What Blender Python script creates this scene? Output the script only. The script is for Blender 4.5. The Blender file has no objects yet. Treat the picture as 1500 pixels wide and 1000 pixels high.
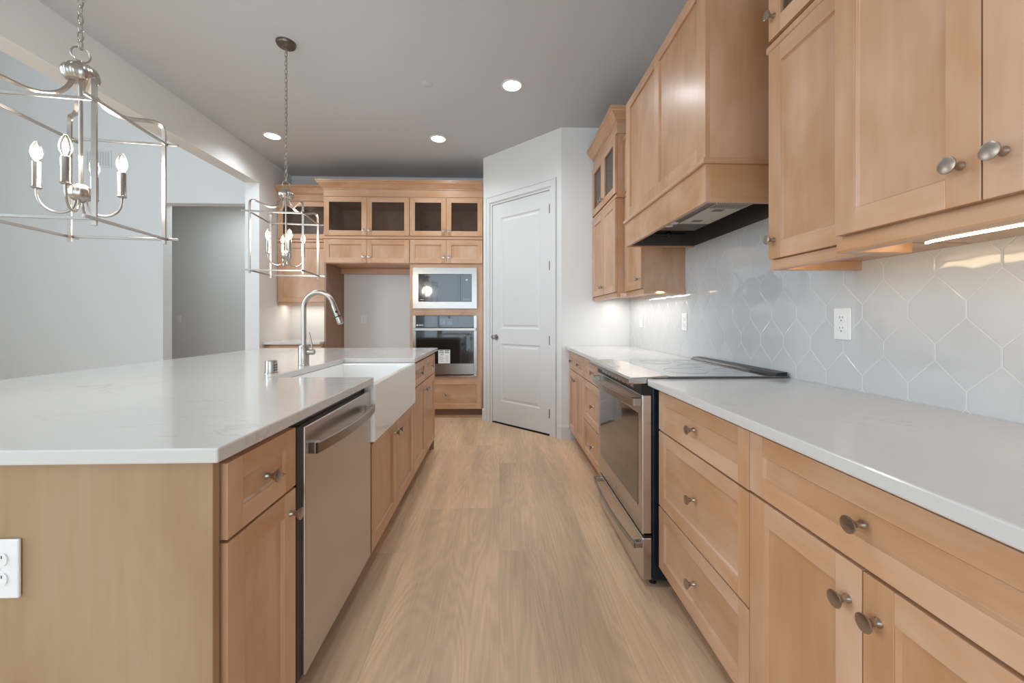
import bpy, math, random
from mathutils import Vector, Matrix
C = bpy.context.scene.collection
sc = bpy.context.scene
PI = math.pi
random.seed(7)

# ------------------------------------------------------------------ camera, world, light, exposure
CAM_H = 1.16
cam_d = bpy.data.cameras.new('camera'); cam = bpy.data.objects.new('camera', cam_d); C.objects.link(cam)
cam_d.sensor_width = 36; cam_d.lens = 580 / 1500 * 36; cam_d.clip_start = 0.02
cam_d.shift_y = -(500 - 468) / 1500
cam.location = (0, 0, CAM_H); cam.rotation_euler = (PI / 2, 0, -math.atan(19 / 580))
sc.camera = cam
vs = sc.view_settings
vs.view_transform = 'Standard'; vs.look = 'None'; vs.gamma = 1; vs.use_curve_mapping = False
vs.exposure = 0.04
sc.cycles.use_denoising = True
sc.cycles.max_bounces = 10; sc.cycles.diffuse_bounces = 6; sc.cycles.glossy_bounces = 5
sc.cycles.transparent_max_bounces = 12
sc.cycles.sample_clamp_indirect = 6
w = bpy.data.worlds.new('sky'); sc.world = w; w.use_nodes = True
bg = w.node_tree.nodes['Background']
bg.inputs[0].default_value = (0.72, 0.84, 1.0, 1); bg.inputs[1].default_value = 1.2

def light(name, kind, loc, rot, energy, color=(1, 1, 1), size=(1, 1), spot=None, spread=None):
    d = bpy.data.lights.new(name, kind); d.energy = energy; d.color = color
    if kind == 'AREA':
        d.shape = 'RECTANGLE'; d.size, d.size_y = size
        if spread: d.spread = spread
    elif kind == 'SPOT':
        d.shadow_soft_size = size[0]; d.spot_size = spot; d.spot_blend = 0.9
    else:
        d.shadow_soft_size = size[0]
    o = bpy.data.objects.new(name, d); C.objects.link(o); o.location = loc; o.rotation_euler = rot
    return o
DAY = (0.72, 0.88, 1.0)
# daylight through the windows behind the camera (kitchen side and living side)
light('daylight_kitchen_window', 'AREA', (-0.75, -3.17, 1.42), (PI / 2, 0, 0), 62, DAY, (3.2, 2.5))
light('daylight_living_window', 'AREA', (-4.6, -3.17, 2.35), (PI / 2, 0, 0), 5, DAY, (2.2, 3.3))
light('daylight_side_fill', 'AREA', (-6.42, -1.0, 3.0), (0, -PI / 2, 0), 245, DAY, (4.0, 3.4))  # unseen window light, moved and raised to brighten the right-hand fronts
light('hall_fill_light', 'AREA', (-3.9, 5.9, 2.96), (0, 0, 0), 9, (0.88, 0.95, 1.0), (0.5, 0.5))  # fill lamp added to brighten the hallway, no fitting

# ------------------------------------------------------------------ materials
def lin(r, g, b):
    f = lambda c: (c / 255 / 12.92) if c / 255 <= 0.04045 else ((c / 255 + 0.055) / 1.055) ** 2.4
    return (f(r), f(g), f(b), 1)

def new_mat(name):
    m = bpy.data.materials.new(name); m.use_nodes = True
    nt = m.node_tree; b = nt.nodes['Principled BSDF']
    return m, nt, b

def N(nt, t, **kw):
    n = nt.nodes.new(t)
    for k, v in kw.items(): setattr(n, k, v)
    return n

def plain(name, col, rough=0.5, metal=0.0, bump=0.0, bscale=200, spec=0.5, vary=0.0, vscale=3.0, stretch=(1, 1, 1), coat=0.0):
    """procedural surface: base colour with a little cloudy variation and a fine bump"""
    m, nt, b = new_mat(name); L = nt.links.new
    b.inputs['Roughness'].default_value = rough; b.inputs['Metallic'].default_value = metal
    b.inputs['Specular IOR Level'].default_value = spec
    b.inputs['Coat Weight'].default_value = coat; b.inputs['Coat Roughness'].default_value = 0.1
    tc = N(nt, 'ShaderNodeTexCoord'); mp = N(nt, 'ShaderNodeMapping'); mp.inputs['Scale'].default_value = stretch
    L(tc.outputs['Object'], mp.inputs['Vector'])
    nz = N(nt, 'ShaderNodeTexNoise'); nz.inputs['Scale'].default_value = vscale; nz.inputs['Detail'].default_value = 3
    L(mp.outputs[0], nz.inputs['Vector'])
    mx = N(nt, 'ShaderNodeMix', data_type='RGBA')
    c = col
    mx.inputs['A'].default_value = tuple(x * (1 - vary) for x in c[:3]) + (1,)
    mx.inputs['B'].default_value = tuple(min(1, x * (1 + vary)) for x in c[:3]) + (1,)
    L(nz.outputs['Fac'], mx.inputs['Factor']); L(mx.outputs['Result'], b.inputs['Base Color'])
    if bump:
        n2 = N(nt, 'ShaderNodeTexNoise'); n2.inputs['Scale'].default_value = bscale; L(mp.outputs[0], n2.inputs['Vector'])
        bp = N(nt, 'ShaderNodeBump'); bp.inputs['Strength'].default_value = bump; bp.inputs['Distance'].default_value = 0.002
        L(n2.outputs['Fac'], bp.inputs['Height']); L(bp.outputs[0], b.inputs['Normal'])
    return m

def wood(name, base, horizontal=False, blotch=0.13, rough=0.36, coat=0.25):
    """stained maple: blotches, fine streaks along the grain, a small tone step from board to board"""
    m, nt, b = new_mat(name); L = nt.links.new
    b.inputs['Roughness'].default_value = rough
    b.inputs['Coat Weight'].default_value = coat; b.inputs['Coat Roughness'].default_value = 0.22
    tc = N(nt, 'ShaderNodeTexCoord'); geo = N(nt, 'ShaderNodeNewGeometry'); oi = N(nt, 'ShaderNodeObjectInfo')
    off = N(nt, 'ShaderNodeMath', operation='MULTIPLY_ADD'); off.inputs[1].default_value = 37.0
    L(geo.outputs['Random Per Island'], off.inputs[0])
    o2 = N(nt, 'ShaderNodeMath', operation='MULTIPLY'); o2.inputs[1].default_value = 91.0; L(oi.outputs['Random'], o2.inputs[0])
    L(o2.outputs[0], off.inputs[2])
    add = N(nt, 'ShaderNodeVectorMath', operation='ADD'); L(tc.outputs['Object'], add.inputs[0]); L(off.outputs[0], add.inputs[1])
    def noise(scale, detail, st):
        mp = N(nt, 'ShaderNodeMapping'); mp.inputs['Scale'].default_value = st; L(add.outputs[0], mp.inputs['Vector'])
        n = N(nt, 'ShaderNodeTexNoise'); n.inputs['Scale'].default_value = scale; n.inputs['Detail'].default_value = detail
        n.inputs['Roughness'].default_value = 0.6; n.inputs['Distortion'].default_value = 0.4
        L(mp.outputs[0], n.inputs['Vector']); return n
    st1 = (0.45, 1, 1) if horizontal else (1, 1, 0.45)
    st2 = (0.09, 1, 1) if horizontal else (1, 1, 0.09)
    nb = noise(4.0, 3, st1); ns = noise(26, 4, st2)
    def scaled(src, lo, hi, k):
        mr = N(nt, 'ShaderNodeMapRange'); mr.inputs['From Min'].default_value = lo; mr.inputs['From Max'].default_value = hi
        mr.inputs['To Min'].default_value = -k; mr.inputs['To Max'].default_value = k; L(src, mr.inputs['Value']); return mr.outputs[0]
    a = N(nt, 'ShaderNodeMath', operation='ADD'); L(scaled(nb.outputs['Fac'], 0.3, 0.7, blotch), a.inputs[0]); L(scaled(ns.outputs['Fac'], 0.25, 0.75, 0.045), a.inputs[1])
    a2 = N(nt, 'ShaderNodeMath', operation='ADD'); L(a.outputs[0], a2.inputs[0]); L(scaled(geo.outputs['Random Per Island'], 0, 1, 0.07), a2.inputs[1])
    a3 = N(nt, 'ShaderNodeMath', operation='ADD'); L(a2.outputs[0], a3.inputs[0]); a3.inputs[1].default_value = 1.0
    hs = N(nt, 'ShaderNodeHueSaturation'); hs.inputs['Color'].default_value = base
    L(a3.outputs[0], hs.inputs['Value'])
    inv = N(nt, 'ShaderNodeMath', operation='SUBTRACT'); inv.inputs[0].default_value = 1.0; L(a.outputs[0], inv.inputs[1]); L(inv.outputs[0], hs.inputs['Saturation'])
    L(hs.outputs[0], b.inputs['Base Color'])
    bp = N(nt, 'ShaderNodeBump'); bp.inputs['Strength'].default_value = 0.06; bp.inputs['Distance'].default_value = 0.001
    L(ns.outputs['Fac'], bp.inputs['Height']); L(bp.outputs[0], b.inputs['Normal'])
    return m

WOOD_BASE = lin(196, 153, 119)
M = {}
M['wood'] = wood('maple_vertical', WOOD_BASE)
M['woodh'] = wood('maple_horizontal', WOOD_BASE, True)
M['panel'] = wood('maple_veneer_panel', lin(168, 137, 105), False, 0.09, 0.5, 0.05)
M['darkpanel'] = wood('darker_panel_wood', lin(152, 121, 100), False, 0.08, 0.5, 0.05)  # darker brown wood tone, used only on the alcove side panel
M['toe'] = plain('toe_kick_brown', lin(120, 90, 70), 0.6, vary=0.1)
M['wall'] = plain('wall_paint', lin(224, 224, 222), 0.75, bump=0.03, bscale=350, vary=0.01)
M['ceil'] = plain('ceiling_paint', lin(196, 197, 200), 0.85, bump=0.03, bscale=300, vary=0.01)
M['white'] = plain('white_trim_paint', lin(218, 218, 217), 0.4, vary=0.01)
M['plastic'] = plain('white_plastic', lin(236, 236, 234), 0.3, vary=0.01)
M['porcelain'] = plain('white_fireclay', lin(242, 242, 240), 0.08, coat=0.5, vary=0.01)
M['nickel'] = plain('brushed_nickel', lin(178, 171, 163), 0.28, 1.0, 0.05, 400, vary=0.05)
M['nickeld'] = plain('aged_nickel', lin(118, 110, 102), 0.35, 1.0, 0.05, 300, vary=0.1)
M['steel'] = plain('brushed_steel', lin(200, 194, 188), 0.27, 1.0, 0.04, 30, vary=0.04, vscale=20, stretch=(0.5, 0.5, 14))
M['steelh'] = plain('brushed_steel_horizontal', lin(172, 168, 163), 0.27, 1.0, 0.04, 30, vary=0.04, vscale=20, stretch=(0.5, 14, 14))
M['black'] = plain('black_plastic', lin(14, 15, 18), 0.35, vary=0.1)
M['navy'] = plain('dark_enamel_side', lin(22, 30, 40), 0.25, vary=0.1)
M['darkm'] = plain('dark_liner_metal', lin(112, 106, 102), 0.38, 0.7, vary=0.08)
M['bglass'] = plain('black_glass', lin(16, 17, 19), 0.03, coat=1.0, vary=0.02)
M['ctop'] = plain('cooktop_glass', lin(72, 70, 70), 0.06, coat=1.0, vary=0.05)
M['screen'] = plain('pale_display', lin(120, 132, 140), 0.1, vary=0.05)
M['paper'] = plain('paper_label', lin(235, 235, 233), 0.7, vary=0.02)
M['ink'] = plain('dark_ink', lin(45, 45, 50), 0.7, vary=0.02)
M['greyink'] = plain('grey_ink', lin(150, 152, 156), 0.6, vary=0.02)
M['filter'] = plain('pale_filter_sheet', lin(206, 196, 184), 0.5, vary=0.05)
M['grout'] = plain('white_grout', lin(222, 222, 220), 0.8, vary=0.02)
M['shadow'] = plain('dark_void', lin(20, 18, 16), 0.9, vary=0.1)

def emit(name, col, s):
    m, nt, b = new_mat(name)
    b.inputs['Base Color'].default_value = col; b.inputs['Emission Color'].default_value = col; b.inputs['Emission Strength'].default_value = s
    return m
M['lens'] = emit('lit_lens', (1, 0.97, 0.92, 1), 7)
M['filament'] = emit('lit_filament', (1, 0.86, 0.66, 1), 40)
M['led'] = emit('lit_led_strip', (1, 0.80, 0.50, 1), 12)

def glass(name, tint=(1, 1, 1, 1), refl=0.04, rough=0.0):
    m, nt, b = new_mat(name); L = nt.links.new
    nt.nodes.remove(b); out = nt.nodes['Material Output']
    t = N(nt, 'ShaderNodeBsdfTransparent'); t.inputs[0].default_value = tint
    g = N(nt, 'ShaderNodeBsdfGlossy'); g.inputs['Roughness'].default_value = rough
    lw = N(nt, 'ShaderNodeLayerWeight'); lw.inputs[0].default_value = 0.3
    ad = N(nt, 'ShaderNodeMath', operation='MULTIPLY_ADD'); ad.inputs[1].default_value = 0.6; ad.inputs[2].default_value = refl
    L(lw.outputs['Fresnel'], ad.inputs[0])
    mx = N(nt, 'ShaderNodeMixShader'); L(ad.outputs[0], mx.inputs[0]); L(t.outputs[0], mx.inputs[1]); L(g.outputs[0], mx.inputs[2])
    L(mx.outputs[0], out.inputs[0]); return m
M['pane'] = glass('cabinet_glass', (0.78, 0.77, 0.75, 1), 0.03)
M['bulb'] = glass('clear_bulb_glass', (1, 0.97, 0.92, 1), 0.02)
M['window'] = glass('window_glass', (1, 1, 1, 1), 0.02)

def quartz():
    m, nt, b = new_mat('white_quartz'); L = nt.links.new
    b.inputs['Roughness'].default_value = 0.16; b.inputs['Coat Weight'].default_value = 0.3
    tc = N(nt, 'ShaderNodeTexCoord')
    wn = N(nt, 'ShaderNodeTexNoise'); wn.inputs['Scale'].default_value = 1.6; wn.inputs['Detail'].default_value = 6; wn.inputs['Roughness'].default_value = 0.62
    wn.inputs['Distortion'].default_value = 1.4
    L(tc.outputs['Object'], wn.inputs['Vector'])
    s = N(nt, 'ShaderNodeMath', operation='SUBTRACT'); s.inputs[1].default_value = 0.5; L(wn.outputs['Fac'], s.inputs[0])
    ab = N(nt, 'ShaderNodeMath', operation='ABSOLUTE'); L(s.outputs[0], ab.inputs[0])
    mr = N(nt, 'ShaderNodeMapRange'); mr.inputs['From Min'].default_value = 0.0; mr.inputs['From Max'].default_value = 0.012
    mr.inputs['To Min'].default_value = 1; mr.inputs['To Max'].default_value = 0; L(ab.outputs[0], mr.inputs['Value'])
    msk = N(nt, 'ShaderNodeTexNoise'); msk.inputs['Scale'].default_value = 2.3; L(tc.outputs['Object'], msk.inputs['Vector'])
    mk = N(nt, 'ShaderNodeMapRange'); mk.inputs['From Min'].default_value = 0.5; mk.inputs['From Max'].default_value = 0.75; mk.inputs['To Max'].default_value = 0.55
    L(msk.outputs['Fac'], mk.inputs['Value'])
    mu = N(nt, 'ShaderNodeMath', operation='MULTIPLY'); L(mr.outputs[0], mu.inputs[0]); L(mk.outputs[0], mu.inputs[1])
    mx = N(nt, 'ShaderNodeMix', data_type='RGBA'); mx.inputs['A'].default_value = lin(207, 205, 201); mx.inputs['B'].default_value = lin(165, 160, 152)
    L(mu.outputs[0], mx.inputs['Factor']); L(mx.outputs['Result'], b.inputs['Base Color'])
    return m
M['quartz'] = quartz()

def tile():
    m, nt, b = new_mat('glazed_tile'); L = nt.links.new
    b.inputs['Roughness'].default_value = 0.09; b.inputs['Coat Weight'].default_value = 0.4; b.inputs['Coat Roughness'].default_value = 0.03
    geo = N(nt, 'ShaderNodeNewGeometry')
    mx = N(nt, 'ShaderNodeMix', data_type='RGBA'); mx.inputs['A'].default_value = lin(200, 202, 203); mx.inputs['B'].default_value = lin(206, 207, 207)
    L(geo.outputs['Random Per Island'], mx.inputs['Factor']); L(mx.outputs['Result'], b.inputs['Base Color'])
    tc = N(nt, 'ShaderNodeTexCoord'); n = N(nt, 'ShaderNodeTexNoise'); n.inputs['Scale'].default_value = 9; n.inputs['Detail'].default_value = 1
    L(tc.outputs['Object'], n.inputs['Vector'])
    bp = N(nt, 'ShaderNodeBump'); bp.inputs['Strength'].default_value = 0.25; bp.inputs['Distance'].default_value = 0.01
    L(n.outputs['Fac'], bp.inputs['Height']); L(bp.outputs[0], b.inputs['Normal']); L(bp.outputs[0], b.inputs['Coat Normal'])
    return m
M['tile'] = tile()

def floor_mat():
    m, nt, b = new_mat('oak_plank_floor'); L = nt.links.new
    b.inputs['Roughness'].default_value = 0.42
    tc = N(nt, 'ShaderNodeTexCoord'); sep = N(nt, 'ShaderNodeSeparateXYZ'); L(tc.outputs['Object'], sep.inputs[0])
    cb = N(nt, 'ShaderNodeCombineXYZ'); L(sep.outputs['Y'], cb.inputs['X']); L(sep.outputs['X'], cb.inputs['Y'])
    br = N(nt, 'ShaderNodeTexBrick'); L(cb.outputs[0], br.inputs['Vector'])
    br.offset = 0.37; br.offset_frequency = 3
    br.inputs['Color1'].default_value = (0, 0, 0, 1); br.inputs['Color2'].default_value = (1, 1, 1, 1); br.inputs['Mortar'].default_value = (0.5, 0.5, 0.5, 1)
    br.inputs['Scale'].default_value = 1; br.inputs['Mortar Size'].default_value = 0.0009; br.inputs['Mortar Smooth'].default_value = 0.3
    br.inputs['Brick Width'].default_value = 1.22; br.inputs['Row Height'].default_value = 0.228
    rid = N(nt, 'ShaderNodeSeparateColor'); L(br.outputs['Color'], rid.inputs[0])
    om = N(nt, 'ShaderNodeMath', operation='MULTIPLY'); om.inputs[1].default_value = 43.0; L(rid.outputs[0], om.inputs[0])
    def coords(sx, sy):
        c = N(nt, 'ShaderNodeCombineXYZ')
        a = N(nt, 'ShaderNodeMath', operation='MULTIPLY'); a.inputs[1].default_value = sx; L(sep.outputs['X'], a.inputs[0])
        d = N(nt, 'ShaderNodeMath', operation='MULTIPLY'); d.inputs[1].default_value = sy; L(sep.outputs['Y'], d.inputs[0])
        L(a.outputs[0], c.inputs[0]); L(d.outputs[0], c.inputs[1]); L(om.outputs[0], c.inputs[2]); return c
    n1 = N(nt, 'ShaderNodeTexNoise'); n1.inputs['Scale'].default_value = 1; n1.inputs['Detail'].default_value = 2; n1.inputs['Distortion'].default_value = 0.45
    L(coords(5.5, 0.6).outputs[0], n1.inputs['Vector'])
    ml = N(nt, 'ShaderNodeMath', operation='MULTIPLY'); ml.inputs[1].default_value = 120; L(n1.outputs['Fac'], ml.inputs[0])
    sn = N(nt, 'ShaderNodeMath', operation='SINE'); L(ml.outputs[0], sn.inputs[0])
    n2 = N(nt, 'ShaderNodeTexNoise'); n2.inputs['Scale'].default_value = 1; n2.inputs['Detail'].default_value = 4; n2.inputs['Roughness'].default_value = 0.65
    L(coords(150, 5).outputs[0], n2.inputs['Vector'])
    n3 = N(nt, 'ShaderNodeTexNoise'); n3.inputs['Scale'].default_value = 1; n3.inputs['Detail'].default_value = 3
    L(coords(7, 0.9).outputs[0], n3.inputs['Vector'])
    def sc_(src, lo, hi, k):
        mr = N(nt, 'ShaderNodeMapRange'); mr.inputs['From Min'].default_value = lo; mr.inputs['From Max'].default_value = hi
        mr.inputs['To Min'].default_value = -k; mr.inputs['To Max'].default_value = k; L(src, mr.inputs['Value']); return mr.outputs[0]
    def plus(x, y):
        a = N(nt, 'ShaderNodeMath', operation='ADD'); L(x, a.inputs[0])
        if isinstance(y, float): a.inputs[1].default_value = y
        else: L(y, a.inputs[1])
        return a.outputs[0]
    msk = N(nt, 'ShaderNodeMath', operation='MULTIPLY'); L(sn.outputs[0], msk.inputs[0]); L(n3.outputs['Fac'], msk.inputs[1])
    v = plus(plus(plus(sc_(msk.outputs[0], -1, 1, 0.10), sc_(n2.outputs['Fac'], 0.25, 0.75, 0.10)), plus(sc_(n3.outputs['Fac'], 0.3, 0.7, 0.17), sc_(rid.outputs[0], 0, 1, 0.06))), 1.0)
    ov = N(nt, 'ShaderNodeMath', operation='MULTIPLY_ADD'); ov.inputs[1].default_value = -0.14; L(br.outputs['Fac'], ov.inputs[0]); L(v, ov.inputs[2])
    hs = N(nt, 'ShaderNodeHueSaturation'); hs.inputs['Color'].default_value = lin(218, 186, 154); L(ov.outputs[0], hs.inputs['Value'])
    L(hs.outputs[0], b.inputs['Base Color'])
    bp = N(nt, 'ShaderNodeBump'); bp.inputs['Strength'].default_value = 0.1; bp.inputs['Distance'].default_value = 0.001
    L(n2.outputs['Fac'], bp.inputs['Height']); L(bp.outputs[0], b.inputs['Normal'])
    return m
M['floor'] = floor_mat()

# ------------------------------------------------------------------ mesh helpers
ROOT = {}
class MB:
    def __init__(s): s.v = []; s.f = []; s.m = []
    def add(s, vs_, fs_, mi=0):
        n = len(s.v); s.v += [tuple(p) for p in vs_]
        for f in fs_: s.f.append([i + n for i in f]); s.m.append(mi)
        return s
    def box(s, x0, x1, y0, y1, z0, z1, mi=0):
        x0, x1 = sorted((x0, x1)); y0, y1 = sorted((y0, y1)); z0, z1 = sorted((z0, z1))
        return s.add([(x0, y0, z0), (x1, y0, z0), (x1, y1, z0), (x0, y1, z0), (x0, y0, z1), (x1, y0, z1), (x1, y1, z1), (x0, y1, z1)],
              [(0, 3, 2, 1), (4, 5, 6, 7), (0, 1, 5, 4), (1, 2, 6, 5), (2, 3, 7, 6), (3, 0, 4, 7)], mi)
    def prism(s, pts, z0, z1, mi=0, mapf=None):
        """extrude a 2-D outline (counter-clockwise) from z0 to z1; mapf turns (u, v, w) into (x, y, z)"""
        n = len(pts); g = mapf or (lambda u, v, w_: (u, v, w_))
        vv = [g(p[0], p[1], z0) for p in pts] + [g(p[0], p[1], z1) for p in pts]
        ff = [tuple(range(n - 1, -1, -1)), tuple(range(n, 2 * n))] + [(i, (i + 1) % n, n + (i + 1) % n, n + i) for i in range(n)]
        return s.add(vv, ff, mi)
    def lathe(s, prof, org, axis='z', seg=24, mi=0):
        """revolve (r, h) pairs round an axis through org"""
        org = Vector(org); ax = {'x': Vector((1, 0, 0)), 'y': Vector((0, 1, 0)), 'z': Vector((0, 0, 1)), '-y': Vector((0, -1, 0)), '-x': Vector((-1, 0, 0)), '-z': Vector((0, 0, -1))}[axis] if isinstance(axis, str) else Vector(axis).normalized()
        u = ax.orthogonal().normalized(); q = ax.cross(u); vv = []; ff = []; rings = []
        for r, h in prof:
            if r < 1e-6: rings.append([len(vv)]); vv.append(org + ax * h)
            else:
                rings.append(list(range(len(vv), len(vv) + seg)))
                vv += [org + ax * h + (u * math.cos(2 * PI * k / seg) + q * math.sin(2 * PI * k / seg)) * r for k in range(seg)]
        for a, b in zip(rings, rings[1:]):
            for k in range(seg):
                k2 = (k + 1) % seg
                if len(a) == 1 and len(b) == 1: continue
                if len(a) == 1: ff.append((a[0], b[k2], b[k]))
                elif len(b) == 1: ff.append((a[k], a[k2], b[0]))
                else: ff.append((a[k], a[k2], b[k2], b[k]))
        if len(rings[0]) > 1: ff.append(tuple(reversed(rings[0])))
        if len(rings[-1]) > 1: ff.append(tuple(rings[-1]))
        return s.add(vv, ff, mi)
    def tube(s, path, r, seg=10, closed=False, mi=0, sq=None):
        """round (or, with sq=(w, t), flat-bar) section carried along a 3-D path"""
        P = [Vector(p) for p in path]; n = len(P); vv = []; ff = []
        rr = r if isinstance(r, (list, tuple)) else [r] * n
        t0 = (P[1] - P[0]).normalized(); up = Vector((0, 0, 1)) if abs(t0.z) < 0.9 else Vector((1, 0, 0))
        u = (up - t0 * up.dot(t0)).normalized()
        m_ = 4 if sq else seg
        for i in range(n):
            if closed: t = (P[(i + 1) % n] - P[i - 1]).normalized()
            else: t = (P[min(i + 1, n - 1)] - P[max(i - 1, 0)]).normalized()
            u = (u - t * u.dot(t)).normalized(); q = t.cross(u)
            if sq:
                a, b = sq[0] / 2, sq[1] / 2
                vv += [P[i] + u * a + q * b, P[i] - u * a + q * b, P[i] - u * a - q * b, P[i] + u * a - q * b]
            else: vv += [P[i] + (u * math.cos(2 * PI * k / seg) + q * math.sin(2 * PI * k / seg)) * rr[i] for k in range(seg)]
        for i in range(n if closed else n - 1):
            j = (i + 1) % n
            for k in range(m_):
                k2 = (k + 1) % m_; ff.append((i * m_ + k, i * m_ + k2, j * m_ + k2, j * m_ + k))
        if not closed: ff += [tuple(range(m_ - 1, -1, -1)), tuple(range((n - 1) * m_, n * m_))]
        return s.add(vv, ff, mi)
    def sweep(s, path, prof, mi=0):
        """mitred moulding: closed (out, z) profile carried along a plan path; out is to the right of travel"""
        P = [Vector((p[0], p[1], 0)) for p in path]; n = len(P); vv = []; ff = []; k = len(prof)
        for i in range(n):
            d = []
            if i > 0: d.append((P[i] - P[i - 1]).normalized())
            if i < n - 1: d.append((P[i + 1] - P[i]).normalized())
            nr = [Vector((x.y, -x.x, 0)) for x in d]
            if len(nr) == 2:
                b = (nr[0] + nr[1]).normalized(); b = b / max(0.2, b.dot(nr[0]))
            else: b = nr[0]
            vv += [P[i] + b * o + Vector((0, 0, z)) for o, z in prof]
        for i in range(n - 1):
            for j in range(k):
                j2 = (j + 1) % k; ff.append((i * k + j, i * k + j2, (i + 1) * k + j2, (i + 1) * k + j))
        ff += [tuple(range(k - 1, -1, -1)), tuple(range((n - 1) * k, n * k))]
        return s.add(vv, ff, mi)
    def sphere(s, c, r, seg=16, rings=10, mi=0, sz=1.0):
        pr = [(r * math.sin(PI * i / rings), -r * sz * math.cos(PI * i / rings)) for i in range(rings + 1)]
        pr[0] = (0, pr[0][1]); pr[-1] = (0, pr[-1][1])
        return s.lathe(pr, c, 'z', seg, mi)
    def build(s, name, mats, parent=None, bevel=0.0, smooth=0, world=False, segs=2):
        vv = s.v
        if world and parent is not None:
            r = parent
            while r.parent: r = r.parent
            inv = ROOT[r.name].inverted(); vv = [tuple(inv @ Vector(p)) for p in vv]
        me = bpy.data.meshes.new(name); me.from_pydata(vv, [], s.f)
        mats = mats if isinstance(mats, (list, tuple)) else [mats]
        for m in mats: me.materials.append(m)
        for p, mi in zip(me.polygons, s.m): p.material_index = mi
        import bmesh
        bm = bmesh.new(); bm.from_mesh(me); bmesh.ops.recalc_face_normals(bm, faces=bm.faces); bm.to_mesh(me); bm.free()
        if smooth:
            for p in me.polygons: p.use_smooth = True
            me.set_sharp_from_angle(angle=math.radians(smooth))
        o = bpy.data.objects.new(name, me); C.objects.link(o); o.parent = parent
        if bevel:
            md = o.modifiers.new('edge', 'BEVEL'); md.width = bevel; md.segments = segs; md.limit_method = 'ANGLE'; md.angle_limit = math.radians(40)
        return o

def tag(o, label, cat, group=None):
    o['label'] = label; o['category'] = cat
    if group: o['group'] = group
    return o
def thing(name, label, cat, loc=(0, 0, 0), rz=0.0, group=None):
    o = bpy.data.objects.new(name, None); C.objects.link(o); o.location = loc; o.rotation_euler = (0, 0, rz)
    o.empty_display_size = 0.05
    ROOT[o.name] = Matrix.Translation(loc) @ Matrix.Rotation(rz, 4, 'Z')
    return tag(o, label, cat, group)
def struct(name, mb, m, **kw):
    o = mb.build(name, m, None, **kw); o['kind'] = 'structure'; return o
def slab(x0, x1, y0, y1, z0, z1): return MB().box(x0, x1, y0, y1, z0, z1)
def text_mesh(txt, size, name, mat, parent, fn, depth=0.0004):
    """lettering as flat mesh; fn maps text-plane (u, v, w) to the parent's coordinates"""
    cu = bpy.data.curves.new('t', 'FONT'); cu.body = txt; cu.size = size; cu.extrude = depth
    to = bpy.data.objects.new('t', cu); C.objects.link(to)
    dg = bpy.context.evaluated_depsgraph_get(); me = bpy.data.meshes.new_from_object(to.evaluated_get(dg))
    bpy.data.objects.remove(to); bpy.data.curves.remove(cu)
    for v in me.vertices: v.co = Vector(fn(*v.co))
    me.name = name; me.materials.clear(); me.materials.append(mat)
    o = bpy.data.objects.new(name, me); C.objects.link(o); o.parent = parent
    return o

# ------------------------------------------------------------------ room shell
H = 3.03; HL = 5.4
XW = 1.285; YP = 3.835; YB = 5.25
XB = -2.70; YJ = 4.55; REAR = -3.2; XL = -6.5
struct('floor', slab(XL - 0.1, XW + 0.1, REAR - 0.1, 7.0, -0.05, 0.0), M['floor'])
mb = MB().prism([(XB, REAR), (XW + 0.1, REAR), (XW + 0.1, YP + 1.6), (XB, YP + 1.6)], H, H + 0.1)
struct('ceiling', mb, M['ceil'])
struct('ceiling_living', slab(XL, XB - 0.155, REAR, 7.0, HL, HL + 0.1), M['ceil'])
wr = struct('wall_right', slab(XW, XW + 0.1, REAR, YP + 0.1, 0, H), M['wall'])
# pantry: short frontal wall, diagonal wall with the door opening, return wall
CR = Vector((0.607, YP, 0)); CL = Vector((-0.182, 4.597, 0))
dv = (CL - CR).normalized(); nv = Vector((dv.y, -dv.x, 0)) * 1.0     # nv points into the pantry
if nv.y < 0: nv = -nv
LEN = (CL - CR).length
def diag(u, w_, z):
    """u from the right corner to the left, w_ depth behind the wall face"""
    p = CR + dv * u + nv * w_; return (p.x, p.y, z)
struct('wall_front', slab(CR.x + 0.001, XW, YP, YP + 0.1, 0, H), M['wall'])
DU0, DU1, DH = 0.125, 0.975, 2.475            # opening: hinge side, latch side, head height
mb = MB()
for a, b, z0, z1 in ((0, DU0, 0, H), (DU1, LEN, 0, H), (DU0, DU1, DH, H)):
    mb.prism([(a, 0), (b, 0), (b, 0.11), (a, 0.11)], z0, z1, 0, diag)
struct('wall_diagonal', mb, M['wall'])
struct('wall_return', slab(CL.x, CL.x + 0.1, CL.y + 0.002, YB, 0, H), M['wall'])
struct('wall_back', slab(XB - 0.0, CL.x + 0.1, YB, YB + 0.12, 0, H), M['wall'])
# left wall stub, beam over the wide opening, living-side walls
struct('wall_left', MB().box(XB - 0.155, XB, YJ, YB + 0.12, 0, HL).box(XB - 0.155, XB, REAR, YJ, 2.70, HL), M['wall'])
HX0 = -4.33
mb = MB().box(XL, HX0, YB, YB + 0.14, 0, HL).box(HX0, XB - 0.155, YB, YB + 0.14, 2.665, HL)
struct('wall_living', mb, M['wall'])
struct('wall_hall', MB().box(HX0 - 2.2, XB + 0.5, 6.6, 6.7, 0, 3.0).box(HX0 - 2.2, XB + 0.5, YB + 0.14, 6.7, 3.0, 3.1).box(XB - 0.155, XB - 0.1, YB + 0.14, 6.6, 0, 3.0).box(HX0 - 2.3, HX0 - 2.2, YB + 0.14, 6.7, 0, 3.1), M['wall'])
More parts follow.
